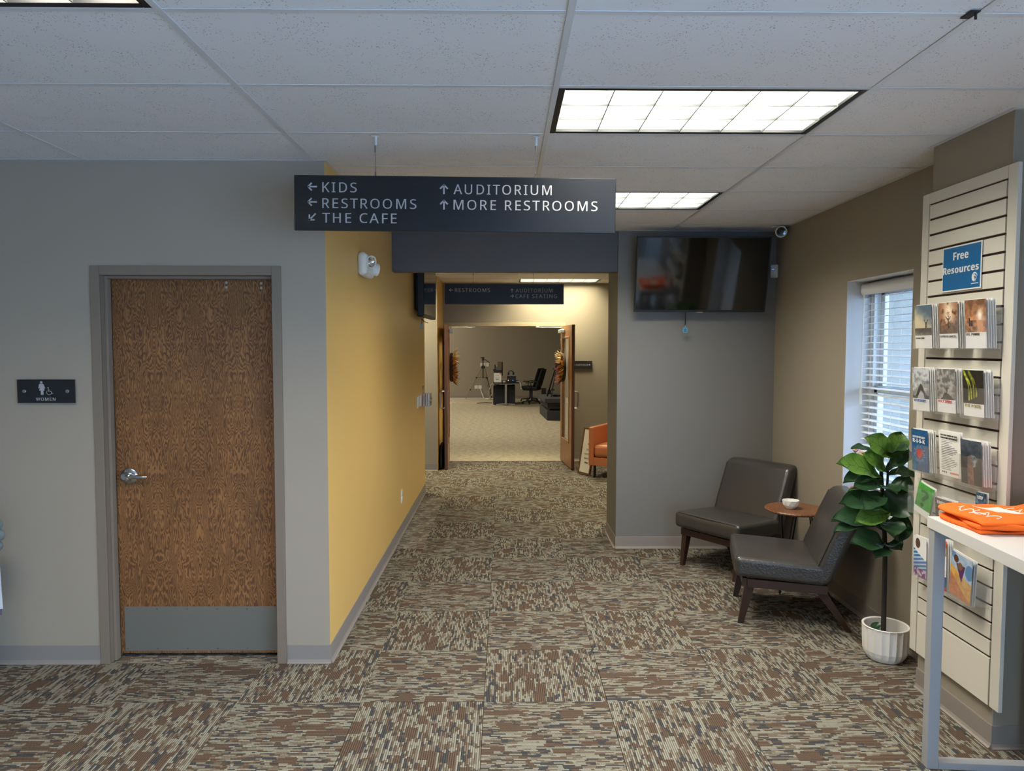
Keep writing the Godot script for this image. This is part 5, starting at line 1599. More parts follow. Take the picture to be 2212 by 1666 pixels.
# ---------------------------------------------------------------- display panel, holders, leaflets
func cover(kind: String) -> ImageTexture:
	var nz := noise(kind.hash() % 1000, 0.035, 4)
	return paint(96, 158, func(x: int, y: int) -> Color:
		var u := x / 96.0; var v := y / 158.0
		var n := nz.get_noise_2d(x, y)
		var c := Color(0.9, 0.9, 0.9)
		match kind:
			"dusk":
				if v < 0.70:
					c = rgb8(84, 104, 122).lerp(rgb8(206, 194, 160), smoothstep(0.05, 0.5, v + n * 0.1 + (0.2 - 0.35 * u)))
					if v > 0.53: c = rgb8(46, 46, 46).lerp(rgb8(110, 104, 92), smoothstep(0.56, 0.7, v + n * 0.1))
					if absf(u - 0.70) < 0.035 and v > 0.42 and v < 0.62: c = rgb8(30, 30, 32)
					if v > 0.34 and v < 0.44 and absf(absf(u - 0.70) - (0.44 - v) * 1.1) < 0.016: c = rgb8(30, 30, 32)
					if Vector2(u - 0.70, (v - 0.405) * 1.6).length() < 0.028: c = rgb8(30, 30, 32)
			"sunset":
				if v < 0.68:
					c = rgb8(150, 104, 74).lerp(rgb8(246, 226, 196), exp(-12.0 * Vector2(u - 0.55, v - 0.2 + n * 0.1).length_squared()))
					c = c.lerp(rgb8(96, 66, 48), smoothstep(0.0, 0.5, n + v - 0.25))
					if v > 0.5: c = rgb8(70, 50, 40).lerp(rgb8(140, 100, 70), 0.4 + n)
					if absf(u - 0.52) < 0.03 and v > 0.36 and v < 0.56: c = rgb8(34, 26, 24)
					if v > 0.30 and v < 0.39 and absf(absf(u - 0.52) - (0.40 - v) * 1.3) < 0.018: c = rgb8(34, 26, 24)
					if Vector2(u - 0.52, (v - 0.352) * 1.6).length() < 0.028: c = rgb8(34, 26, 24)
			"sea":
				if v < 0.67:
					c = rgb8(112, 78, 58).lerp(rgb8(226, 158, 110), clampf(v * 1.6 + n * 0.6, 0, 1))
					c = c.lerp(Color(1, 0.97, 0.9), exp(-60.0 * Vector2(u - 0.72, (v - 0.33)).length_squared()))
					if v > 0.42: c = rgb8(104, 68, 48).lerp(rgb8(206, 150, 108), clampf(0.3 + n + exp(-40.0 * pow(u - 0.72, 2.0)), 0, 1))
					if v > 0.37 and v < 0.54 and (absf(u - 0.22) < 0.035 or (absf(u - 0.33) < 0.04 and v > 0.42)): c = rgb8(40, 28, 26)
			"cup":
				if v < 0.72:
					c = rgb8(196, 200, 202).lerp(rgb8(120, 124, 128), clampf(0.4 + n * 1.4 + (v - 0.4), 0, 1))
					var e := v - 0.44 - absf(u - 0.55) * 0.35 - 0.08 * sin(u * 9.0)
					if e > 0.0 and e < 0.16: c = rgb8(34, 34, 36)
					if Vector2(u - 0.55, (v - 0.66) * 1.5).length() < 0.16: c = rgb8(176, 178, 180)
					if u > 0.68 and v > 0.30 and v < 0.46 and fposmod(u * 18.0, 1.0) < 0.35: c = rgb8(44, 44, 48)
			"peak":
				if v < 0.70:
					c = rgb8(96, 94, 92).lerp(rgb8(168, 166, 162), clampf(0.35 + n * 1.5 + v * 0.4, 0, 1))
					if v > 0.52 + absf(u - 0.55) * 0.45 + n * 0.06: c = rgb8(58, 54, 52)
					if absf(u - 0.58) < 0.022 and v > 0.42 and v < 0.54: c = rgb8(34, 32, 32)
			"hands":
				if v < 0.72:
					c = rgb8(26, 28, 30).lerp(rgb8(48, 44, 30), clampf(n + 0.3, 0, 1))
					for k in 4:
						var a := Vector2(0.05 + k * 0.13, 0.05 + 0.12 * (k % 2)); var e := Vector2(0.30 + k * 0.12, 0.62 - k * 0.03)
						var p := Vector2(u, v); var h := clampf((p - a).dot(e - a) / (e - a).length_squared(), 0, 1)
						var dd := p.distance_to(a.lerp(e, h) + Vector2(0.10 * sin(h * PI), 0))
						if dd < 0.06 - 0.015 * h: c = rgb8(196, 200, 70).lerp(rgb8(96, 100, 30), clampf(dd / 0.055 + n, 0, 1))
			"heart":
				c = rgb8(22, 84, 132) * (1.0 + n * 0.25)
				var p := Vector2(u - 0.5, (v - 0.585) * 1.64)
				var a := atan2(p.y, p.x)
				var r := p.length()
				if r > 0.22 and r < 0.33 + 0.05 * sin(a * 9.0) and absf(sin(a * 12.0)) < 0.28: c = rgb8(200, 214, 226)
				var hp := Vector2(p.x, -p.y) * 5.6 + Vector2(0, 0.1)
				if pow(hp.x * hp.x + hp.y * hp.y - 1.0, 3.0) - hp.x * hp.x * pow(hp.y, 3.0) < 0.0: c = rgb8(190, 56, 62)
			"list":
				c = rgb8(228, 227, 220)
				if v > 0.2 and v < 0.86 and u > 0.12 and u < 0.12 + 0.78 * (0.45 + 0.5 * absf(sin(floor(v * 26.0) * 2.7))) and fposmod(v * 26.0, 1.0) < 0.38: c = rgb8(112, 112, 112)
				if v > 0.905 and v < 0.94 and u > 0.5 and u < 0.9: c = rgb8(204, 120, 110)
				for k in 3:
					if Vector2(u - 0.16 - k * 0.09, (v - 0.92) * 1.6).length() < 0.03: c = rgb8(40, 40, 42)
			"praying":
				c = rgb8(70, 84, 98).lerp(rgb8(30, 33, 40), clampf(v * 1.5 + n * 0.5, 0, 1))
				if Vector2((u - 0.62) * 0.8, v - 0.46).length() < 0.16 + n * 0.1: c = rgb8(150, 156, 160).lerp(rgb8(80, 84, 90), clampf(0.5 + n * 2.0, 0, 1))
				if absf(u - 0.48 - (v - 0.7) * 0.1) < 0.15 and v > 0.54: c = rgb8(138, 100, 84).lerp(rgb8(90, 66, 58), clampf(0.4 + n * 1.5, 0, 1))
				if absf(u - 0.42) < 0.06 and v > 0.36 and v < 0.56: c = rgb8(110, 82, 72)
			"question":
				c = rgb8(72, 150, 62) * (1.0 + n * 0.15)
				if v > 0.80: c = rgb8(226, 226, 220)
			"coffee":
				c = rgb8(112, 88, 76).lerp(rgb8(80, 60, 52), clampf(0.4 + n * 1.5, 0, 1))
				var r2 := Vector2(u - 0.52, (v - 0.62) * 1.25).length()
				if r2 < 0.36: c = rgb8(62, 48, 42)
				if r2 < 0.32: c = rgb8(196, 178, 160).lerp(rgb8(228, 216, 204), clampf(sin(r2 * 30.0 + n * 4.0), 0, 1))
			"steps":
				c = rgb8(44, 62, 84).lerp(rgb8(104, 134, 156), clampf(0.25 + n * 1.2 + 0.5 * exp(-10.0 * pow(v - 0.5, 2.0)), 0, 1))
				if u > 0.14 and u < 0.14 + 0.6 * (0.5 + 0.5 * absf(sin(floor(v * 22.0) * 1.9))) and v > 0.3 and fposmod(v * 22.0, 1.0) < 0.3: c = rgb8(190, 202, 212)
			"desert":
				c = rgb8(150, 178, 206).lerp(rgb8(186, 200, 216), clampf(0.5 + n, 0, 1))
				if Vector2(u - 0.88, v - 0.3).length() < 0.17 or Vector2(u - 0.12, v - 0.04).length() < 0.1: c = rgb8(96, 138, 182)
				var dune := 0.30 + u * 0.26
				if v > dune: c = rgb8(222, 176, 92).lerp(rgb8(196, 140, 70), clampf(0.3 + n, 0, 1))
				if v > dune + 0.16 + u * 0.28: c = rgb8(190, 112, 60).lerp(rgb8(206, 134, 82), clampf(0.5 + n * 1.5, 0, 1))
				if v > 0.22 and v < 0.60 and absf(u - 0.5 - (v - 0.3) * 0.2) < 0.16 * (0.62 - v) / 0.3: c = rgb8(92, 46, 96)
				if Vector2(u - 0.26, (v - 0.13) * 1.4).length() < 0.12: c = rgb8(86, 56, 44)
				if Vector2(u - 0.47, (v - 0.26) * 1.4).length() < 0.12: c = rgb8(122, 90, 64)
			"tall":
				c = rgb8(232, 232, 230)
				if v < 0.13: c = rgb8(214, 96, 66)
				elif v < 0.3: c = rgb8(196, 190, 170).lerp(rgb8(150, 130, 110), clampf(0.4 + n, 0, 1))
				if v > 0.72: c = rgb8(56, 106, 160)
				if v > 0.92: c = rgb8(206, 84, 70)
			"stripe":
				c = rgb8(226, 226, 226)
				if Vector2(u - 0.35, (v - 0.16) * 1.6).length() < 0.2: c = rgb8(90, 62, 50)
				if v > 0.30 + u * 0.25 and v < 0.78: c = rgb8(44, 110, 176).lerp(Color(0.9, 0.92, 0.94), 0.8 if fposmod(v * 11.0 + u * 1.5, 1.0) < 0.4 else 0.0)
				if v > 0.78: c = rgb8(112, 40, 110).lerp(rgb8(220, 214, 220), 0.8 if n > 0.1 else 0.0)
		return c)


func leaflets(parts: Array, z: float, y: float, w: float, h: float, kind: String, about: String, many := 5, x_front := 2.036, lean := 0.06, roll := 0.0, group := "leaflets on the display panel") -> Node3D:
	var front: Node3D = null
	var sheetf := func(bow: float) -> Callable:
		return func(u: float, v: float) -> Vector3: return Vector3((u - 0.5) * w, (1.0 - v) * h, -bow * pow(maxf(u - 0.25, 0.0), 2.0))
	for k in many:
		var b := MB.new()
		b.sheet(sheetf.call(0.012), 8, 6, 0.0016)
		var lab := about if k == 0 else "white page edges of a leaflet behind the %s" % about.replace(" leaflet", "")
		var m: Material = M.paper
		if k == 0: m = textured(cover(kind), Vector3.ONE, 0.4)
		var o := one("leaflet", b, m, short(lab), "leaflet", group if k == 0 else "leaflets stacked behind the %s" % about)
		o.position = Vector3(x_front + 0.009 * k, y + 0.004 * (k % 2), z + 0.002 * k)
		o.rotation = Vector3(0, -PI / 2, 0)
		o.basis = o.basis * Basis(Vector3(0, 0, 1), roll) * Basis(Vector3.RIGHT, lean)
		if k == 0: front = o
	for l in parts:      # text, left, right, top, bottom as shares of the cover, colour, bold
		letters(l[0], front, (l[1] - 0.5) * w, (l[2] - 0.5) * w, (1.0 - l[4]) * h, (1.0 - l[3]) * h, 0.0006, l[5], l[6], 0, 0.0012)
	return front


func short(s: String) -> String:
	var w := s.split(" ")
	return " ".join(w.slice(0, 16))


func holder(label: String, z0: float, z1: float, y0: float, y1: float, yf: float, pockets: Array, xf := 2.028) -> void:
	var t := thing("leaflet_holder", label, "leaflet holder", Vector3(2.103, y0, (z0 + z1) / 2), -PI / 2, "clear leaflet holders on the display panel")
	var zc := (z0 + z1) / 2
	var b := MB.new()
	b.span(Vector3(z0 - zc, 0, 0.001), Vector3(z1 - zc, y1 - y0, 0.004))
	part("back_plate", b, M.acrylic, t)
	for p in pockets:
		b = MB.new()
		var a: float = p[0] - zc; var c: float = p[1] - zc
		var d := 2.103 - xf
		b.span(Vector3(a, 0, d - 0.003), Vector3(c, yf - y0, d))
		b.span(Vector3(a, 0, 0.004), Vector3(a + 0.0025, yf - y0, d - 0.003)); b.span(Vector3(c - 0.0025, 0, 0.004), Vector3(c, yf - y0, d - 0.003))
		b.span(Vector3(a, 0, 0.004), Vector3(c, 0.003, d - 0.003))
		part("pocket", b, M.acrylic, t)


func display() -> void:
	var zc := -3.306
	var t := thing("slat_panel", "tall cream slatted display panel fixed to the pier", "display panel", Vector3(2.124, 0, zc), -PI / 2)
	var b := MB.new()
	b.span(Vector3(-0.335, 0.192, 0.0), Vector3(0.335, 2.51, 0.009))
	part("backing", b, M.groove, t)
	b = MB.new()
	b.span(Vector3(-0.337, 0.19, 0.0), Vector3(-0.284, 2.512, 0.019), 0.002); b.span(Vector3(0.279, 0.19, 0.0), Vector3(0.337, 2.512, 0.019), 0.002)
	b.span(Vector3(-0.284, 2.459, 0.0), Vector3(0.279, 2.512, 0.019), 0.002)
	part("border", b, M.cream, t)
	var y := 2.451
	for k in 28:
		var y2 := y - 0.0655 if k < 27 else 0.190
		b = MB.new()
		b.span(Vector3(-0.275, y2, 0.006), Vector3(0.270, y, 0.019), 0.0015)
		part("slat", b, M.cream, t)
		y = y2 - 0.0105
	# blue notice
	t = thing("notice", "blue notice reading Free Resources near the top of the display panel", "sign", Vector3(2.099, 2.117, -3.309), -PI / 2)
	b = MB.new(); b.box(Vector3(0, 0, 0), Vector3(0.283, 0.210, 0.002), 0.0005)
	part("card", b, M.white, t)
	b = MB.new(); b.box(Vector3(0.0, 0, 0.0006), Vector3(0.270, 0.197, 0.002))
	part("print", b, mat(rgb8(22, 98, 152), 0.35), t)
	var inv := t.transform.affine_inverse()
	var f0 := inv * hit(0, 2.098, 2059.7, 563); var f1 := inv * hit(0, 2.098, 2092.1, 563)
	letters("Free", t, f0.x, f1.x, f0.y, f0.y + 0.036, 0.0018, M.white, true)
	f0 = inv * hit(0, 2.098, 2037.8, 595); f1 = inv * hit(0, 2.098, 2114.2, 595)
	letters("Resources", t, f0.x, f1.x, f0.y, f0.y + 0.033, 0.0018, M.white, true)
	b = MB.new()
	for q in [[0.019, 0.2, 5.2], [0.013, 1.2, 6.6], [0.007, 0.0, 5.0]]:
		var arc := []
		for k in 17:
			var a: float = lerpf(q[1], q[2], k / 16.0)
			arc.append(Vector3(0.100 + cos(a) * q[0] * 0.9, -0.052 + sin(a) * q[0], 0.0016))
		b.tube(arc, [0.001, 0.0015, 0.002, 0.0025, 0.003, 0.003, 0.003, 0.003, 0.003, 0.003, 0.003, 0.003, 0.0025, 0.002, 0.0015, 0.001, 0.001], 6)
	b.span(Vector3(0.076, -0.082, 0.0012), Vector3(0.124, -0.0785, 0.002))
	part("swirl_emblem", b, M.white, t)
	# leaflets and the clear pockets that hold them
	var W: Material = M.white; var K: Material = M.ink
	holder("clear three-pocket holder in the upper row of the display panel", -3.60, -3.035, 1.742, 1.93, 1.885, [[-3.56, -3.40], [-3.365, -3.21], [-3.18, -3.02]])
	holder("clear three-pocket holder in the second row of the display panel", -3.60, -3.035, 1.437, 1.62, 1.575, [[-3.565, -3.40], [-3.365, -3.20], [-3.175, -3.015]])
	holder("clear three-pocket holder in the third row of the display panel", -3.60, -3.035, 1.137, 1.31, 1.275, [[-3.565, -3.40], [-3.345, -3.17], [-3.168, -3.01]])
	holder("clear low holder with a green leaflet in the fourth row of the display panel", -3.60, -3.02, 0.925, 1.09, 1.06, [[-3.565, -3.38], [-3.362, -3.20], [-3.165, -3.03]])
	holder("clear holder of picture leaflets low on the display panel behind the table leg", -3.59, -3.04, 0.612, 0.78, 0.72, [[-3.52, -3.40], [-3.365, -3.25], [-3.235, -3.07]], 2.032)
	leaflets([["ADORACIÓN?", 0.03, 0.62, 0.735, 0.785, K, true]], -3.483, 1.746, 0.126, 0.208, "dusk", "ADORACIÓN? leaflet with arms-raised figure at dusk")
	leaflets([["ESPÍRITU SANTO", 0.03, 0.95, 0.71, 0.765, K, true]], -3.284, 1.747, 0.126, 0.208, "sunset", "ESPÍRITU SANTO leaflet with figure against a sunset")
	leaflets([["DEL POBRE", 0.05, 0.72, 0.685, 0.735, K, true]], -3.093, 1.746, 0.128, 0.210, "sea", "DEL POBRE leaflet with low sun over water")
	leaflets([["WORSHIP?", 0.06, 0.88, 0.735, 0.80, mat(rgb8(52, 96, 160), 0.5), true]], -3.487, 1.442, 0.126, 0.208, "cup", "WORSHIP? leaflet with grey picture and blue title")
	leaflets([["HOLY SPIRIT", 0.06, 0.90, 0.715, 0.775, mat(rgb8(200, 52, 56), 0.5), true]], -3.286, 1.449, 0.126, 0.202, "peak", "HOLY SPIRIT leaflet with figure on a grey peak")
	leaflets([["THE POOR", 0.06, 0.90, 0.735, 0.80, mat(rgb8(150, 140, 40), 0.5), true]], -3.092, 1.449, 0.126, 0.202, "hands", "THE POOR leaflet with yellow-green hands on black")
	leaflets([["FAITH IS SPELLED", 0.1, 0.92, 0.155, 0.20, W, true], ["R-I-S-K", 0.1, 0.92, 0.225, 0.315, W, true]], -3.480, 1.143, 0.124, 0.205, "heart", "blue R-I-S-K leaflet with a red heart")
	leaflets([["DISTINCTIVES OF THE", 0.1, 0.92, 0.07, 0.105, K, true], ["VINEYARD MOVEMENT", 0.1, 0.94, 0.13, 0.165, K, true]], -3.243, 1.160, 0.148, 0.205, "list", "white printed list leaflet in the third row", 2)
	leaflets([], -3.092, 1.150, 0.128, 0.195, "praying", "dark leaflet with clasped hands in the third row")
	leaflets([["?", 0.24, 0.76, 0.17, 0.74, mat(rgb8(34, 92, 40), 0.5), true]], -3.460, 0.935, 0.118, 0.150, "question", "green leaflet with a big question mark", 2, 2.034, -0.05, -0.20)
	leaflets([["VINEYARD", 0.12, 0.88, 0.10, 0.22, W, true]], -3.285, 0.930, 0.115, 0.115, "coffee", "brown VINEYARD card with a coffee cup", 4, 2.040)
	leaflets([["1 STEP", 0.15, 0.82, 0.07, 0.14, W, true]], -3.040, 0.930, 0.058, 0.195, "steps", "narrow blue leaflet beside the coffee cards", 2, 2.044, 0.0)
	leaflets([], -3.470, 0.618, 0.095, 0.200, "stripe", "blue and white leaflet half hidden behind the table leg", 2, 2.044, 0.02)
	leaflets([], -3.298, 0.618, 0.080, 0.235, "tall", "white leaflet with orange top beside the table leg", 4, 2.040, 0.02)
	leaflets([], -3.155, 0.622, 0.140, 0.205, "desert", "picture leaflet with blue sky and orange sand", 3, 2.040, 0.05, -0.12)


# ---------------------------------------------------------------- white table and orange shirts
func table() -> void:
	var t := thing("counter_table", "tall white table on a grey metal frame at the right edge", "table", Vector3(1.753, 0, -2.933), -0.082)
	var b := MB.new()
	var w := 0.52; var d := 1.25
	b.span(Vector3(0, 1.004, 0), Vector3(w, 1.05, d), 0.0015)
	part("table_top", b, M.white_top, t)
	var k := 0.046
	for x in [0.004, w - k - 0.004]:
		for z in [0.008, d - k - 0.008]:
			b = MB.new(); b.span(Vector3(x, 0, z), Vector3(x + k, 1.0035, z + k), 0.002)
			part("leg", b, M.grey_metal, t)
	for z in [0.008, d - k - 0.008]:
		b = MB.new(); b.span(Vector3(0.004 + k, 0.0, z), Vector3(w - k - 0.004, 0.030, z + k), 0.002)
		part("foot_rail", b, M.grey_metal, t)
		b = MB.new(); b.span(Vector3(0.004 + k, 0.968, z), Vector3(w - k - 0.004, 1.0035, z + k), 0.002)
		part("top_rail", b, M.grey_metal, t)
	# folded shirts
	var n := 0
	for q in [[0.0, 0.0, 0.0, 0.017, "bottom orange folded shirt of the pile on the white table"], [0.012, 0.018, -0.02, 0.018, "middle orange folded shirt of the pile on the white table"], [-0.004, 0.036, 0.02, 0.024, "top orange folded shirt with white print on the white table"]]:
		var seed := n * 3.1
		b = MB.new()
		var top: bool = n == 2
		b.cushion(Vector3(0, q[3] / 2, 0), Vector3(0.50, q[3], 0.27 + 0.012 * n), q[3] * 0.48, Vector3(0, 0.003, 0.003), 16, func(p: Vector3) -> Vector3:
			var e := smoothstep(0.02, 0.25, p.x)
			var y: float = p.y + (0.006 * sin(p.x * 16.0 + p.z * 9.0 + seed) + 0.004 * sin(p.x * 37.0 - p.z * 21.0 + seed)) * (p.y / q[3])
			if top: y += 0.030 * e * (p.y / q[3]) * (0.7 + 0.3 * sin(p.z * 20.0)) - 0.010 * (1.0 - smoothstep(-0.25, -0.12, p.x)) * p.y / q[3]
			return Vector3(p.x + 0.010 * sin(p.z * 18.0 + seed), y, p.z + 0.010 * sin(p.x * 13.0 + seed) - 0.015 * e))
		var o := one("folded_shirt", b, M.orange, q[4], "shirt", "orange shirts folded on the white table")
		o.position = Vector3(2.025 + q[0], 1.0505 + q[1], -2.745)
		o.rotation.y = -0.082 + q[2]
		if top:
			b = MB.new()
			var up := func(x: float, z: float) -> Vector3:
				var f := q[3] as float
				var e := smoothstep(0.02, 0.25, x)
				return Vector3(x + 0.010 * sin(z * 18.0 + seed), f + 0.0022 + 0.006 * sin(x * 16.0 + z * 9.0 + seed) + 0.004 * sin(x * 37.0 - z * 21.0 + seed) + 0.030 * e * (0.7 + 0.3 * sin(z * 20.0)) - 0.010 * (1.0 - smoothstep(-0.25, -0.12, x)), z + 0.010 * sin(x * 13.0 + seed) - 0.015 * e)
			b.sheet(func(u: float, v: float) -> Vector3: return up.call(-0.135 + 0.10 * u + 0.02 * v, -0.085 + 0.11 * v), 8, 8, 0.001)
			for s in [[-0.20, -0.075, 0.0], [-0.175, -0.02, 0.6], [-0.02, -0.06, 1.2]]:
				var pts := []
				for i in 26: pts.append(up.call(s[0] + 0.020 * sin(i * 0.62 + s[2]) + 0.0008 * i, s[1] + 0.0042 * i + 0.008 * cos(i * 0.8)) as Vector3)
				b.tube(pts, 0.0022, 5)
			part("print", b, M.white, o)
		n += 1


# ---------------------------------------------------------------- the auditorium beyond the doors
func auditorium_lamp(at: Vector3, e: float, label: String) -> void:
	var t := thing("ceiling_light", label, "ceiling light", at, 0.0, "auditorium ceiling lights")
	var b := MB.new(); b.box(Vector3(0, 0.03, 0), Vector3(1.24, 0.06, 0.64), 0.004)
	part("housing", b, M.white_metal, t)
	b = MB.new(); b.box(Vector3(0, -0.004, 0), Vector3(1.18, 0.008, 0.58), 0.002)
	part("glowing_panel", b, M.glow_warm, t)
	var l := AreaLight3D.new()
	l.name = "auditorium_lamp"
	l.area_size = Vector2(1.1, 0.5)
	l.light_color = Color(1.0, 0.95, 0.85)
	l.light_energy = e
	l.area_range = 40.0
	l.shadow_enabled = true
	add_child(l)
	l.position = at + Vector3(0, -0.02, 0)
	l.rotation.x = -PI / 2


func office_chair(label: String, at: Vector3, turn: float) -> void:
	var t := thing("office_chair", label, "chair", at, turn, "office chairs at the auditorium desk")
	var b := MB.new(); b.cushion(Vector3(0, 0.47, 0), Vector3(0.50, 0.08, 0.48), 0.035, Vector3(0, 0.01, 0), 3)
	part("seat", b, M.black_cloth, t)
	b = MB.new(); b.cushion(Vector3(0, 0.80, -0.22), Vector3(0.46, 0.58, 0.06), 0.028, Vector3(0, 0, 0.01), 3, func(p: Vector3) -> Vector3: return Vector3(p.x * (1.12 - 0.2 * absf(p.y - 0.8)), p.y, p.z - 0.30 * (p.y - 0.52) + 0.10 * p.x * p.x))
	part("backrest", b, M.black_cloth, t)
	for s in [-1, 1]:
		b = MB.new(); b.tube([Vector3(s * 0.20, 0.45, -0.05), Vector3(s * 0.29, 0.47, -0.05), Vector3(s * 0.29, 0.66, -0.05)], 0.014, 8)
		b.cushion(Vector3(s * 0.29, 0.67, 0.0), Vector3(0.07, 0.03, 0.24), 0.013, Vector3.ZERO, 2)
		part("armrest", b, M.black, t)
	b = MB.new(); b.tube([Vector3(0, 0.10, 0), Vector3(0, 0.43, 0)], 0.025, 10); b.tube([Vector3(0, 0.42, -0.1), Vector3(0, 0.50, -0.25), Vector3(0, 0.62, -0.29)], 0.016, 8)
	part("stem", b, M.black, t)
	for k in 5:
		var a := TAU * k / 5.0
		b = MB.new(); b.tube([Vector3(0, 0.11, 0), Vector3(cos(a) * 0.29, 0.07, sin(a) * 0.29)], [0.026, 0.016], 8)
		var f := part("foot", b, M.black, t)
		b = MB.new(); b.ball(Vector3(cos(a) * 0.29, 0.03, sin(a) * 0.29), Vector3(0.026, 0.03, 0.026), 10)
		part("caster", b, M.rubber, f)


func auditorium() -> void:
	M.black_cloth = mat(rgb8(24, 24, 28), 0.9)
	M.riser = mat(rgb8(58, 60, 62), 0.85)
	M.desk_grey = mat(rgb8(150, 152, 146), 0.45)
	auditorium_lamp(Vector3(-0.6, 4.34, -14.4), 10.0, "auditorium ceiling light nearest the double doors")
	auditorium_lamp(Vector3(-0.8, 4.34, -18.2), 8.0, "auditorium ceiling light over the middle of the beige carpet")
	auditorium_lamp(Vector3(-4.2, 4.34, -23.2), 17.0, "auditorium ceiling light by the left end of the rear wall")
	# tripod
	var t := thing("tripod", "camera tripod without a camera before the auditorium rear wall", "tripod", Vector3(-0.74, 0, -24.25))
	var b := MB.new()
	b.tube([Vector3(0, 0.72, 0), Vector3(0, 1.33, 0)], 0.017, 8)
	part("centre_column", b, M.black, t)
	b = MB.new(); b.box(Vector3(0, 1.10, 0), Vector3(0.12, 0.10, 0.10), 0.02)
	part("collar", b, M.black, t)
	b = MB.new(); b.box(Vector3(0, 1.36, 0), Vector3(0.07, 0.10, 0.08), 0.012); b.box(Vector3(-0.02, 1.415, 0), Vector3(0.13, 0.03, 0.07), 0.006)
	var hd := part("head", b, M.black, t)
	b = MB.new(); b.tube([Vector3(0.03, 1.36, 0), Vector3(0.22, 1.25, 0.04)], [0.008, 0.016], 8)
	part("pan_handle", b, M.black, hd)
	for q in [[Vector3(-0.60, 0, -0.20), 0], [Vector3(0.28, 0, 0.10), 0], [Vector3(0.30, 0, -0.40), 1]]:
		b = MB.new()
		var top := Vector3(signf(q[0].x) * 0.05, 1.08, 0)
		b.tube([top, q[0]], [0.016, 0.012], 8)
		var lg := part("leg", b, M.black if q[1] else M.tripod_metal, t)
		b = MB.new(); b.ball(top.lerp(q[0], 0.32), Vector3(0.03, 0.03, 0.03), 8); b.ball(top.lerp(q[0], 0.7), Vector3(0.028, 0.028, 0.028), 8)
		tag(part("clamp", b, M.black, lg), "", "", "", "stuff")
		b = MB.new(); b.tube([Vector3(0, 0.75, 0), top.lerp(q[0], 0.32)], 0.007, 6)
		part("brace", b, M.black, lg)
	# plates on the rear wall
	var k := 0
	for q in [[-0.755, 1.16, 0.19, 0.13, "wide white switch plate on the auditorium rear wall behind the tripod"], [-0.60, 1.16, 0.09, 0.13, "narrow white switch plate right of the tripod column on the rear wall"], [-0.99, 0.39, 0.12, 0.12, "low white outlet plate nearer the left door on the rear wall"], [-0.855, 0.39, 0.12, 0.12, "low white outlet plate with a cable plugged in on the rear wall"]]:
		t = thing("wall_outlet", q[4], "outlet", Vector3(q[0], q[1], -24.75), 0.0, "white plates on the auditorium rear wall")
		b = MB.new(); b.box(Vector3(0, 0, 0.005), Vector3(q[2], q[3], 0.010), 0.003)
		part("plate", b, M.white_plastic, t)
		for s in [-0.25, 0.25]:
			b = MB.new(); b.box(Vector3(s * q[2], 0, 0.011), Vector3(q[2] * 0.24, 0.06, 0.004), 0.001)
			part("socket", b, M.white, t)
		k += 1
	# cables
	b = MB.new()
	b.tube([Vector3(-1.95, 0.012, -24.62), Vector3(-1.3, 0.012, -24.58), Vector3(-0.9, 0.012, -24.66), Vector3(-0.5, 0.012, -24.50), Vector3(-0.2, 0.012, -24.1), Vector3(0.0, 0.012, -23.6)], 0.012, 6)
	one("cable", b, M.white_plastic, "white cable lying along the foot of the auditorium rear wall", "cable")
	b = MB.new()
	b.tube([Vector3(-0.855, 0.36, -24.72), Vector3(-0.80, 0.20, -24.66), Vector3(-0.72, 0.012, -24.52), Vector3(-0.55, 0.012, -24.40), Vector3(-0.42, 0.2, -24.1), Vector3(-0.38, 0.5, -23.3), Vector3(-0.36, 0.66, -22.6)], 0.013, 6)
	one("cable", b, M.white_plastic, "white cable hanging from the low outlet up to the desk", "cable")
	b = MB.new()
	b.tube([Vector3(-0.33, 0.70, -22.4), Vector3(-0.46, 0.55, -22.9), Vector3(-0.55, 0.25, -23.5), Vector3(-0.50, 0.05, -23.9), Vector3(-0.42, 0.012, -24.1)], 0.011, 6)
	one("cable", b, M.white_plastic, "white looped cable beside the desk's left end", "cable")
	b = MB.new(); b.span(Vector3(-2.4, 0.0, -22.52), Vector3(-0.88, 0.012, -22.44), 0.004)
	one("cable_cover", b, mat(rgb8(216, 204, 168), 0.6), "pale strip of cable cover across the beige carpet left of the desk", "cable cover").rotation.y = 0.0
	b = MB.new(); b.tube([Vector3(-0.88, 0.012, -22.48), Vector3(-0.6, 0.010, -22.7), Vector3(-0.4, 0.010, -22.6)], 0.011, 6)
	one("cable", b, M.black, "dark cable running from the pale cable cover to the desk", "cable")
	# desk
	t = thing("desk", "dark control desk on a grey T-shaped leg in the auditorium", "desk", Vector3(0.03, 0, -21.55))
	b = MB.new(); b.span(Vector3(-0.39, 0.675, -1.65), Vector3(0.40, 0.705, 0.02), 0.004)
	part("desk_top", b, M.black, t)
	for z in [-0.03, -1.55]:
		b = MB.new()
		b.box(Vector3(0, 0.655, z), Vector3(0.40, 0.030, 0.05), 0.004)
		b.box(Vector3(0.0, 0.34, z), Vector3(0.062, 0.60, 0.055), 0.01); b.box(Vector3(0.0, 0.20, z), Vector3(0.05, 0.38, 0.05), 0.01)
		b.grid(func(u: float, v: float) -> Vector3: return Vector3(lerpf(-0.29, 0.29, u), 0.035 + 0.018 * sin(PI * u) + 0.017 * cos(TAU * v), z + 0.035 * sin(TAU * v)), 12, 10)
		part("leg", b, M.desk_grey, t)
	t = thing("equipment_case", "black equipment case standing under the control desk", "case", Vector3(-0.02, 0, -22.35))
	b = MB.new(); b.box(Vector3(0, 0.30, 0), Vector3(0.66, 0.58, 0.9), 0.01)
	part("case", b, M.case_navy, t)
	b = MB.new(); b.box(Vector3(0.22, 0.36, 0.455), Vector3(0.02, 0.10, 0.02), 0.004)
	part("handle", b, M.dark_metal, t)
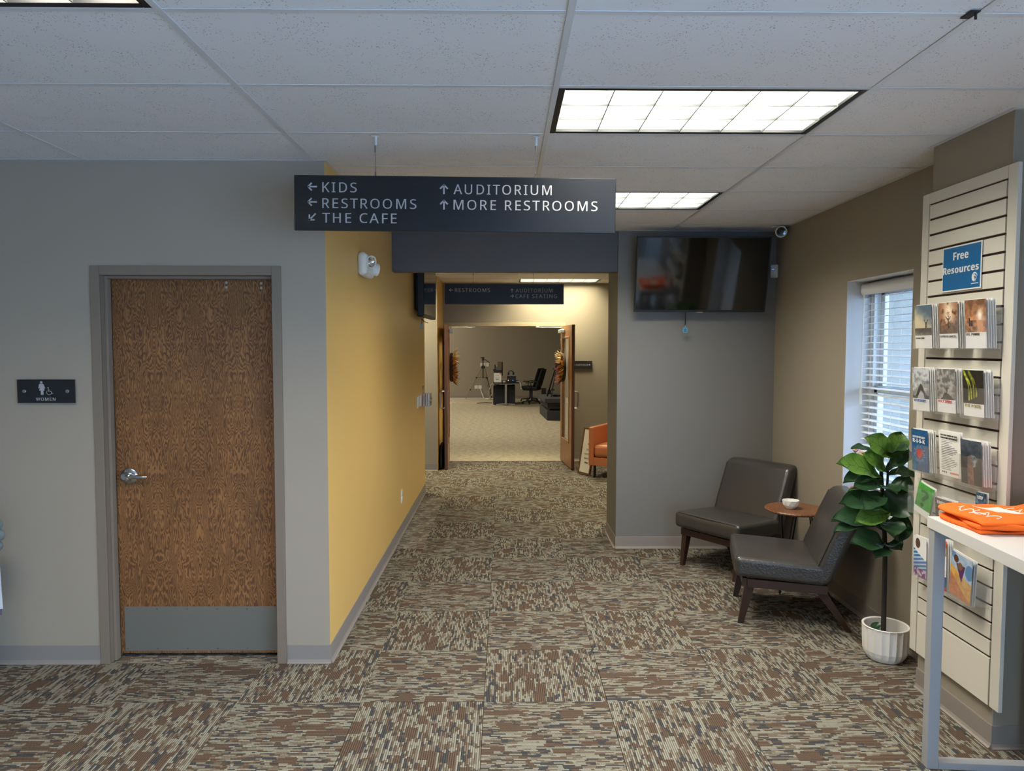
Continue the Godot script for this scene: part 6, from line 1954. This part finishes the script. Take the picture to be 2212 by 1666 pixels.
	b = MB.new(); b.box(Vector3(-0.334, 0.30, 0), Vector3(0.012, 0.56, 0.88), 0.004)
	part("side_panel", b, M.riser, t)
	t = thing("monitor", "tall thin black monitor seen edge on, standing on the control desk", "monitor", Vector3(-0.15, 0.705, -22.2), -1.35)
	b = MB.new(); b.box(Vector3(0, 0.40, 0), Vector3(0.60, 0.42, 0.035), 0.008)
	part("screen", b, M.black_gloss, t)
	b = MB.new(); b.tube([Vector3(0, 0.01, -0.03), Vector3(0, 0.3, -0.03)], 0.02, 8); b.box(Vector3(0, 0.006, 0), Vector3(0.25, 0.012, 0.18), 0.004)
	part("stand", b, M.black, t)
	t = thing("monitor", "lower black monitor seen edge on, left of the taller one", "monitor", Vector3(-0.24, 0.705, -22.85), -1.45)
	b = MB.new(); b.box(Vector3(0, 0.31, 0), Vector3(0.55, 0.36, 0.035), 0.008)
	part("screen", b, M.black_gloss, t)
	b = MB.new(); b.tube([Vector3(0, 0.01, -0.03), Vector3(0, 0.25, -0.03)], 0.02, 8); b.box(Vector3(0, 0.006, 0), Vector3(0.25, 0.012, 0.18), 0.004)
	part("stand", b, M.black, t)
	t = thing("speaker", "small black box with an antenna behind the white paper notice", "speaker", Vector3(-0.22, 0.705, -21.80))
	b = MB.new(); b.box(Vector3(0, 0.18, 0), Vector3(0.24, 0.36, 0.20), 0.01)
	part("cabinet", b, M.black, t)
	b = MB.new(); b.box(Vector3(-0.08, 0.44, 0), Vector3(0.035, 0.18, 0.03), 0.004); b.box(Vector3(-0.09, 0.37, 0.0), Vector3(0.10, 0.05, 0.06), 0.004)
	part("antenna", b, M.black, t)
	t = thing("paper_notice", "white printed notice in a clear stand on the near end of the desk", "notice", Vector3(-0.22, 0.705, -21.575))
	b = MB.new(); b.box(Vector3(0, 0.145, 0), Vector3(0.225, 0.285, 0.006), 0.002)
	part("sheet", b, M.paper, t)
	b = MB.new(); b.box(Vector3(0.08, 0.262, 0.004), Vector3(0.045, 0.03, 0.002), 0.0005)
	part("red_mark", b, mat(rgb8(200, 80, 64), 0.5), t)
	b = MB.new()
	for l in [[0.215, 0.11], [0.155, 0.13], [0.110, 0.09], [0.095, 0.11], [0.08, 0.07]]: b.box(Vector3(-0.01, l[0], 0.004), Vector3(l[1], 0.009, 0.002))
	tag(part("print", b, mat(rgb8(110, 110, 108), 0.6), t), "", "", "", "stuff")
	b = MB.new(); b.lathe([Vector2(0, 0), Vector2(0.035, 0), Vector2(0.05, 0.05), Vector2(0.046, 0.05), Vector2(0.034, 0.01), Vector2(0, 0.01)], 16)
	one("cup", b, M.white_plastic, "small white cup on the desk beside the paper notice", "cup").position = Vector3(-0.02, 0.705, -21.60)
	t = thing("mixer", "black control box with tiny lights on the right of the desk", "mixer", Vector3(0.20, 0.705, -21.78))
	b = MB.new(); b.box(Vector3(0, 0.11, 0), Vector3(0.27, 0.20, 0.26), 0.01)
	part("body", b, M.case_navy, t)
	b = MB.new(); b.box(Vector3(0, 0.205, 0.09), Vector3(0.26, 0.03, 0.10), 0.006)
	part("top_strip", b, mat(rgb8(120, 126, 134), 0.4), t)
	for q in [[-0.10, Color(1.0, 0.75, 0.6)], [0.04, Color(0.3, 0.55, 1.0)]]:
		b = MB.new(); b.box(Vector3(q[0], 0.06, 0.131), Vector3(0.022, 0.03, 0.004), 0.001)
		part("indicator_light", b, glow(q[1], 1.0), t)
	t = thing("headphones", "black headphones resting on the control box", "headphones", Vector3(0.18, 0.916, -21.78))
	b = MB.new()
	var arc := []
	for i in 13: arc.append(Vector3(cos(PI * i / 12.0) * 0.085, 0.05 + sin(PI * i / 12.0) * 0.085, 0))
	b.tube(arc, 0.014, 8)
	part("headband", b, M.black, t)
	for s in [-1, 1]:
		b = MB.new(); b.ball(Vector3(s * 0.075, 0.045, 0), Vector3(0.03, 0.045, 0.04), 10)
		part("ear_cup", b, M.black, t)
	b = MB.new()
	b.tube([Vector3(0.33, 0.725, -21.75), Vector3(0.42, 0.72, -21.70), Vector3(0.47, 0.66, -21.66), Vector3(0.49, 0.5, -21.66)], 0.013, 6)
	one("cable", b, M.white_plastic, "white cable drooping off the right end of the desk", "cable")
	office_chair("black office chair with a tall tilted back at the auditorium desk", Vector3(0.84, 0, -22.35), -1.9)
	office_chair("black office chair partly hidden behind the tall-backed one at the desk", Vector3(0.82, 0, -23.4), -2.0)
	# risers
	t = thing("stage_riser", "stack of dark grey stage platforms beyond the right door leaf", "stage riser", Vector3(0.955, 0, -17.15), 0.045)
	for q in [[0.0, 0.43, 0.53, 0.0, 2.1, "platform"], [0.075, 0.285, 0.43, 0.09, 1.9, "middle_block"], [0.06, 0.0, 0.235, 0.05, 1.95, "lower_block"], [0.13, 0.235, 0.285, 0.16, 1.8, "spacer"]]:
		b = MB.new(); b.span(Vector3(q[0], q[1], -q[4]), Vector3(2.6, q[2], -q[3]), 0.004)
		part(q[5], b, M.black if q[5] == "spacer" else M.riser, t)
	t = thing("boom_stand", "black slanting boom stand on the stage platforms", "stand", Vector3(1.16, 0.53, -18.0))
	b = MB.new(); b.tube([Vector3(-0.10, 0.0, 0.0), Vector3(0.10, 0.70, 0), Vector3(0.26, 1.42, 0)], [0.018, 0.017, 0.014], 8); b.tube([Vector3(-0.02, 0.0, 0.3), Vector3(0.12, 0.70, 0.05), Vector3(0.26, 1.40, 0.02)], 0.012, 8)
	part("pole", b, M.dark_metal, t)
	b = MB.new(); b.box(Vector3(0.10, 0.70, 0.02), Vector3(0.16, 0.06, 0.06), 0.01); b.box(Vector3(0.02, 0.18, 0.15), Vector3(0.10, 0.05, 0.16), 0.01)
	part("clamp", b, mat(rgb8(70, 72, 76), 0.5), t)
	b = MB.new(); b.box(Vector3(0.27, 1.42, 0.02), Vector3(0.10, 0.04, 0.04), 0.006)
	part("pale_clip", b, mat(rgb8(150, 164, 178), 0.4), t)
	b = MB.new(); b.ball(Vector3(0.28, 1.49, 0.02), Vector3(0.03, 0.035, 0.03), 10)
	part("red_light", b, mat(rgb8(226, 92, 58), 0.4), t)
	for q in [[1.02, -18.9, 0.12, 0.16, "larger small black box at the back of the stage platforms"], [1.17, -18.9, 0.09, 0.11, "smaller black box beside another at the back of the stage platforms"]]:
		b = MB.new(); b.box(Vector3(0, q[3] / 2, 0), Vector3(q[2], q[3], 0.12), 0.006)
		one("speaker_box", b, M.black, q[4], "box", "black boxes on the stage platforms").position = Vector3(q[0], 0.53, q[1])
	b = MB.new(); b.box(Vector3(0, 0.02, 0), Vector3(0.22, 0.04, 0.16), 0.008)
	one("tablet", b, M.black, "flat black device lying on the stage platform by the boom stand", "device").position = Vector3(1.30, 0.53, -18.0)


func _ready() -> void:
	rng.seed = 20
	make_view()
	make_materials()
	M.glow_cool = glow(Color(0.90, 1.0, 0.93), 0.66)
	M.glow_warm = glow(Color(0.90, 1.0, 0.88), 0.62)
	M.louver = glow(Color(0.90, 1.0, 0.93), 0.50)
	M.louver.albedo_color = rgb8(70, 72, 70)
	M.lip = mat(rgb8(70, 76, 74), 0.5)
	floors()
	ceilings()
	walls()
	outdoors()
	#OBJECTS
	restroom_door()
	corridor_doors()
	signs()
	wall_things()
	window()
	seating()
	fig()
	display()
	table()
	auditorium()
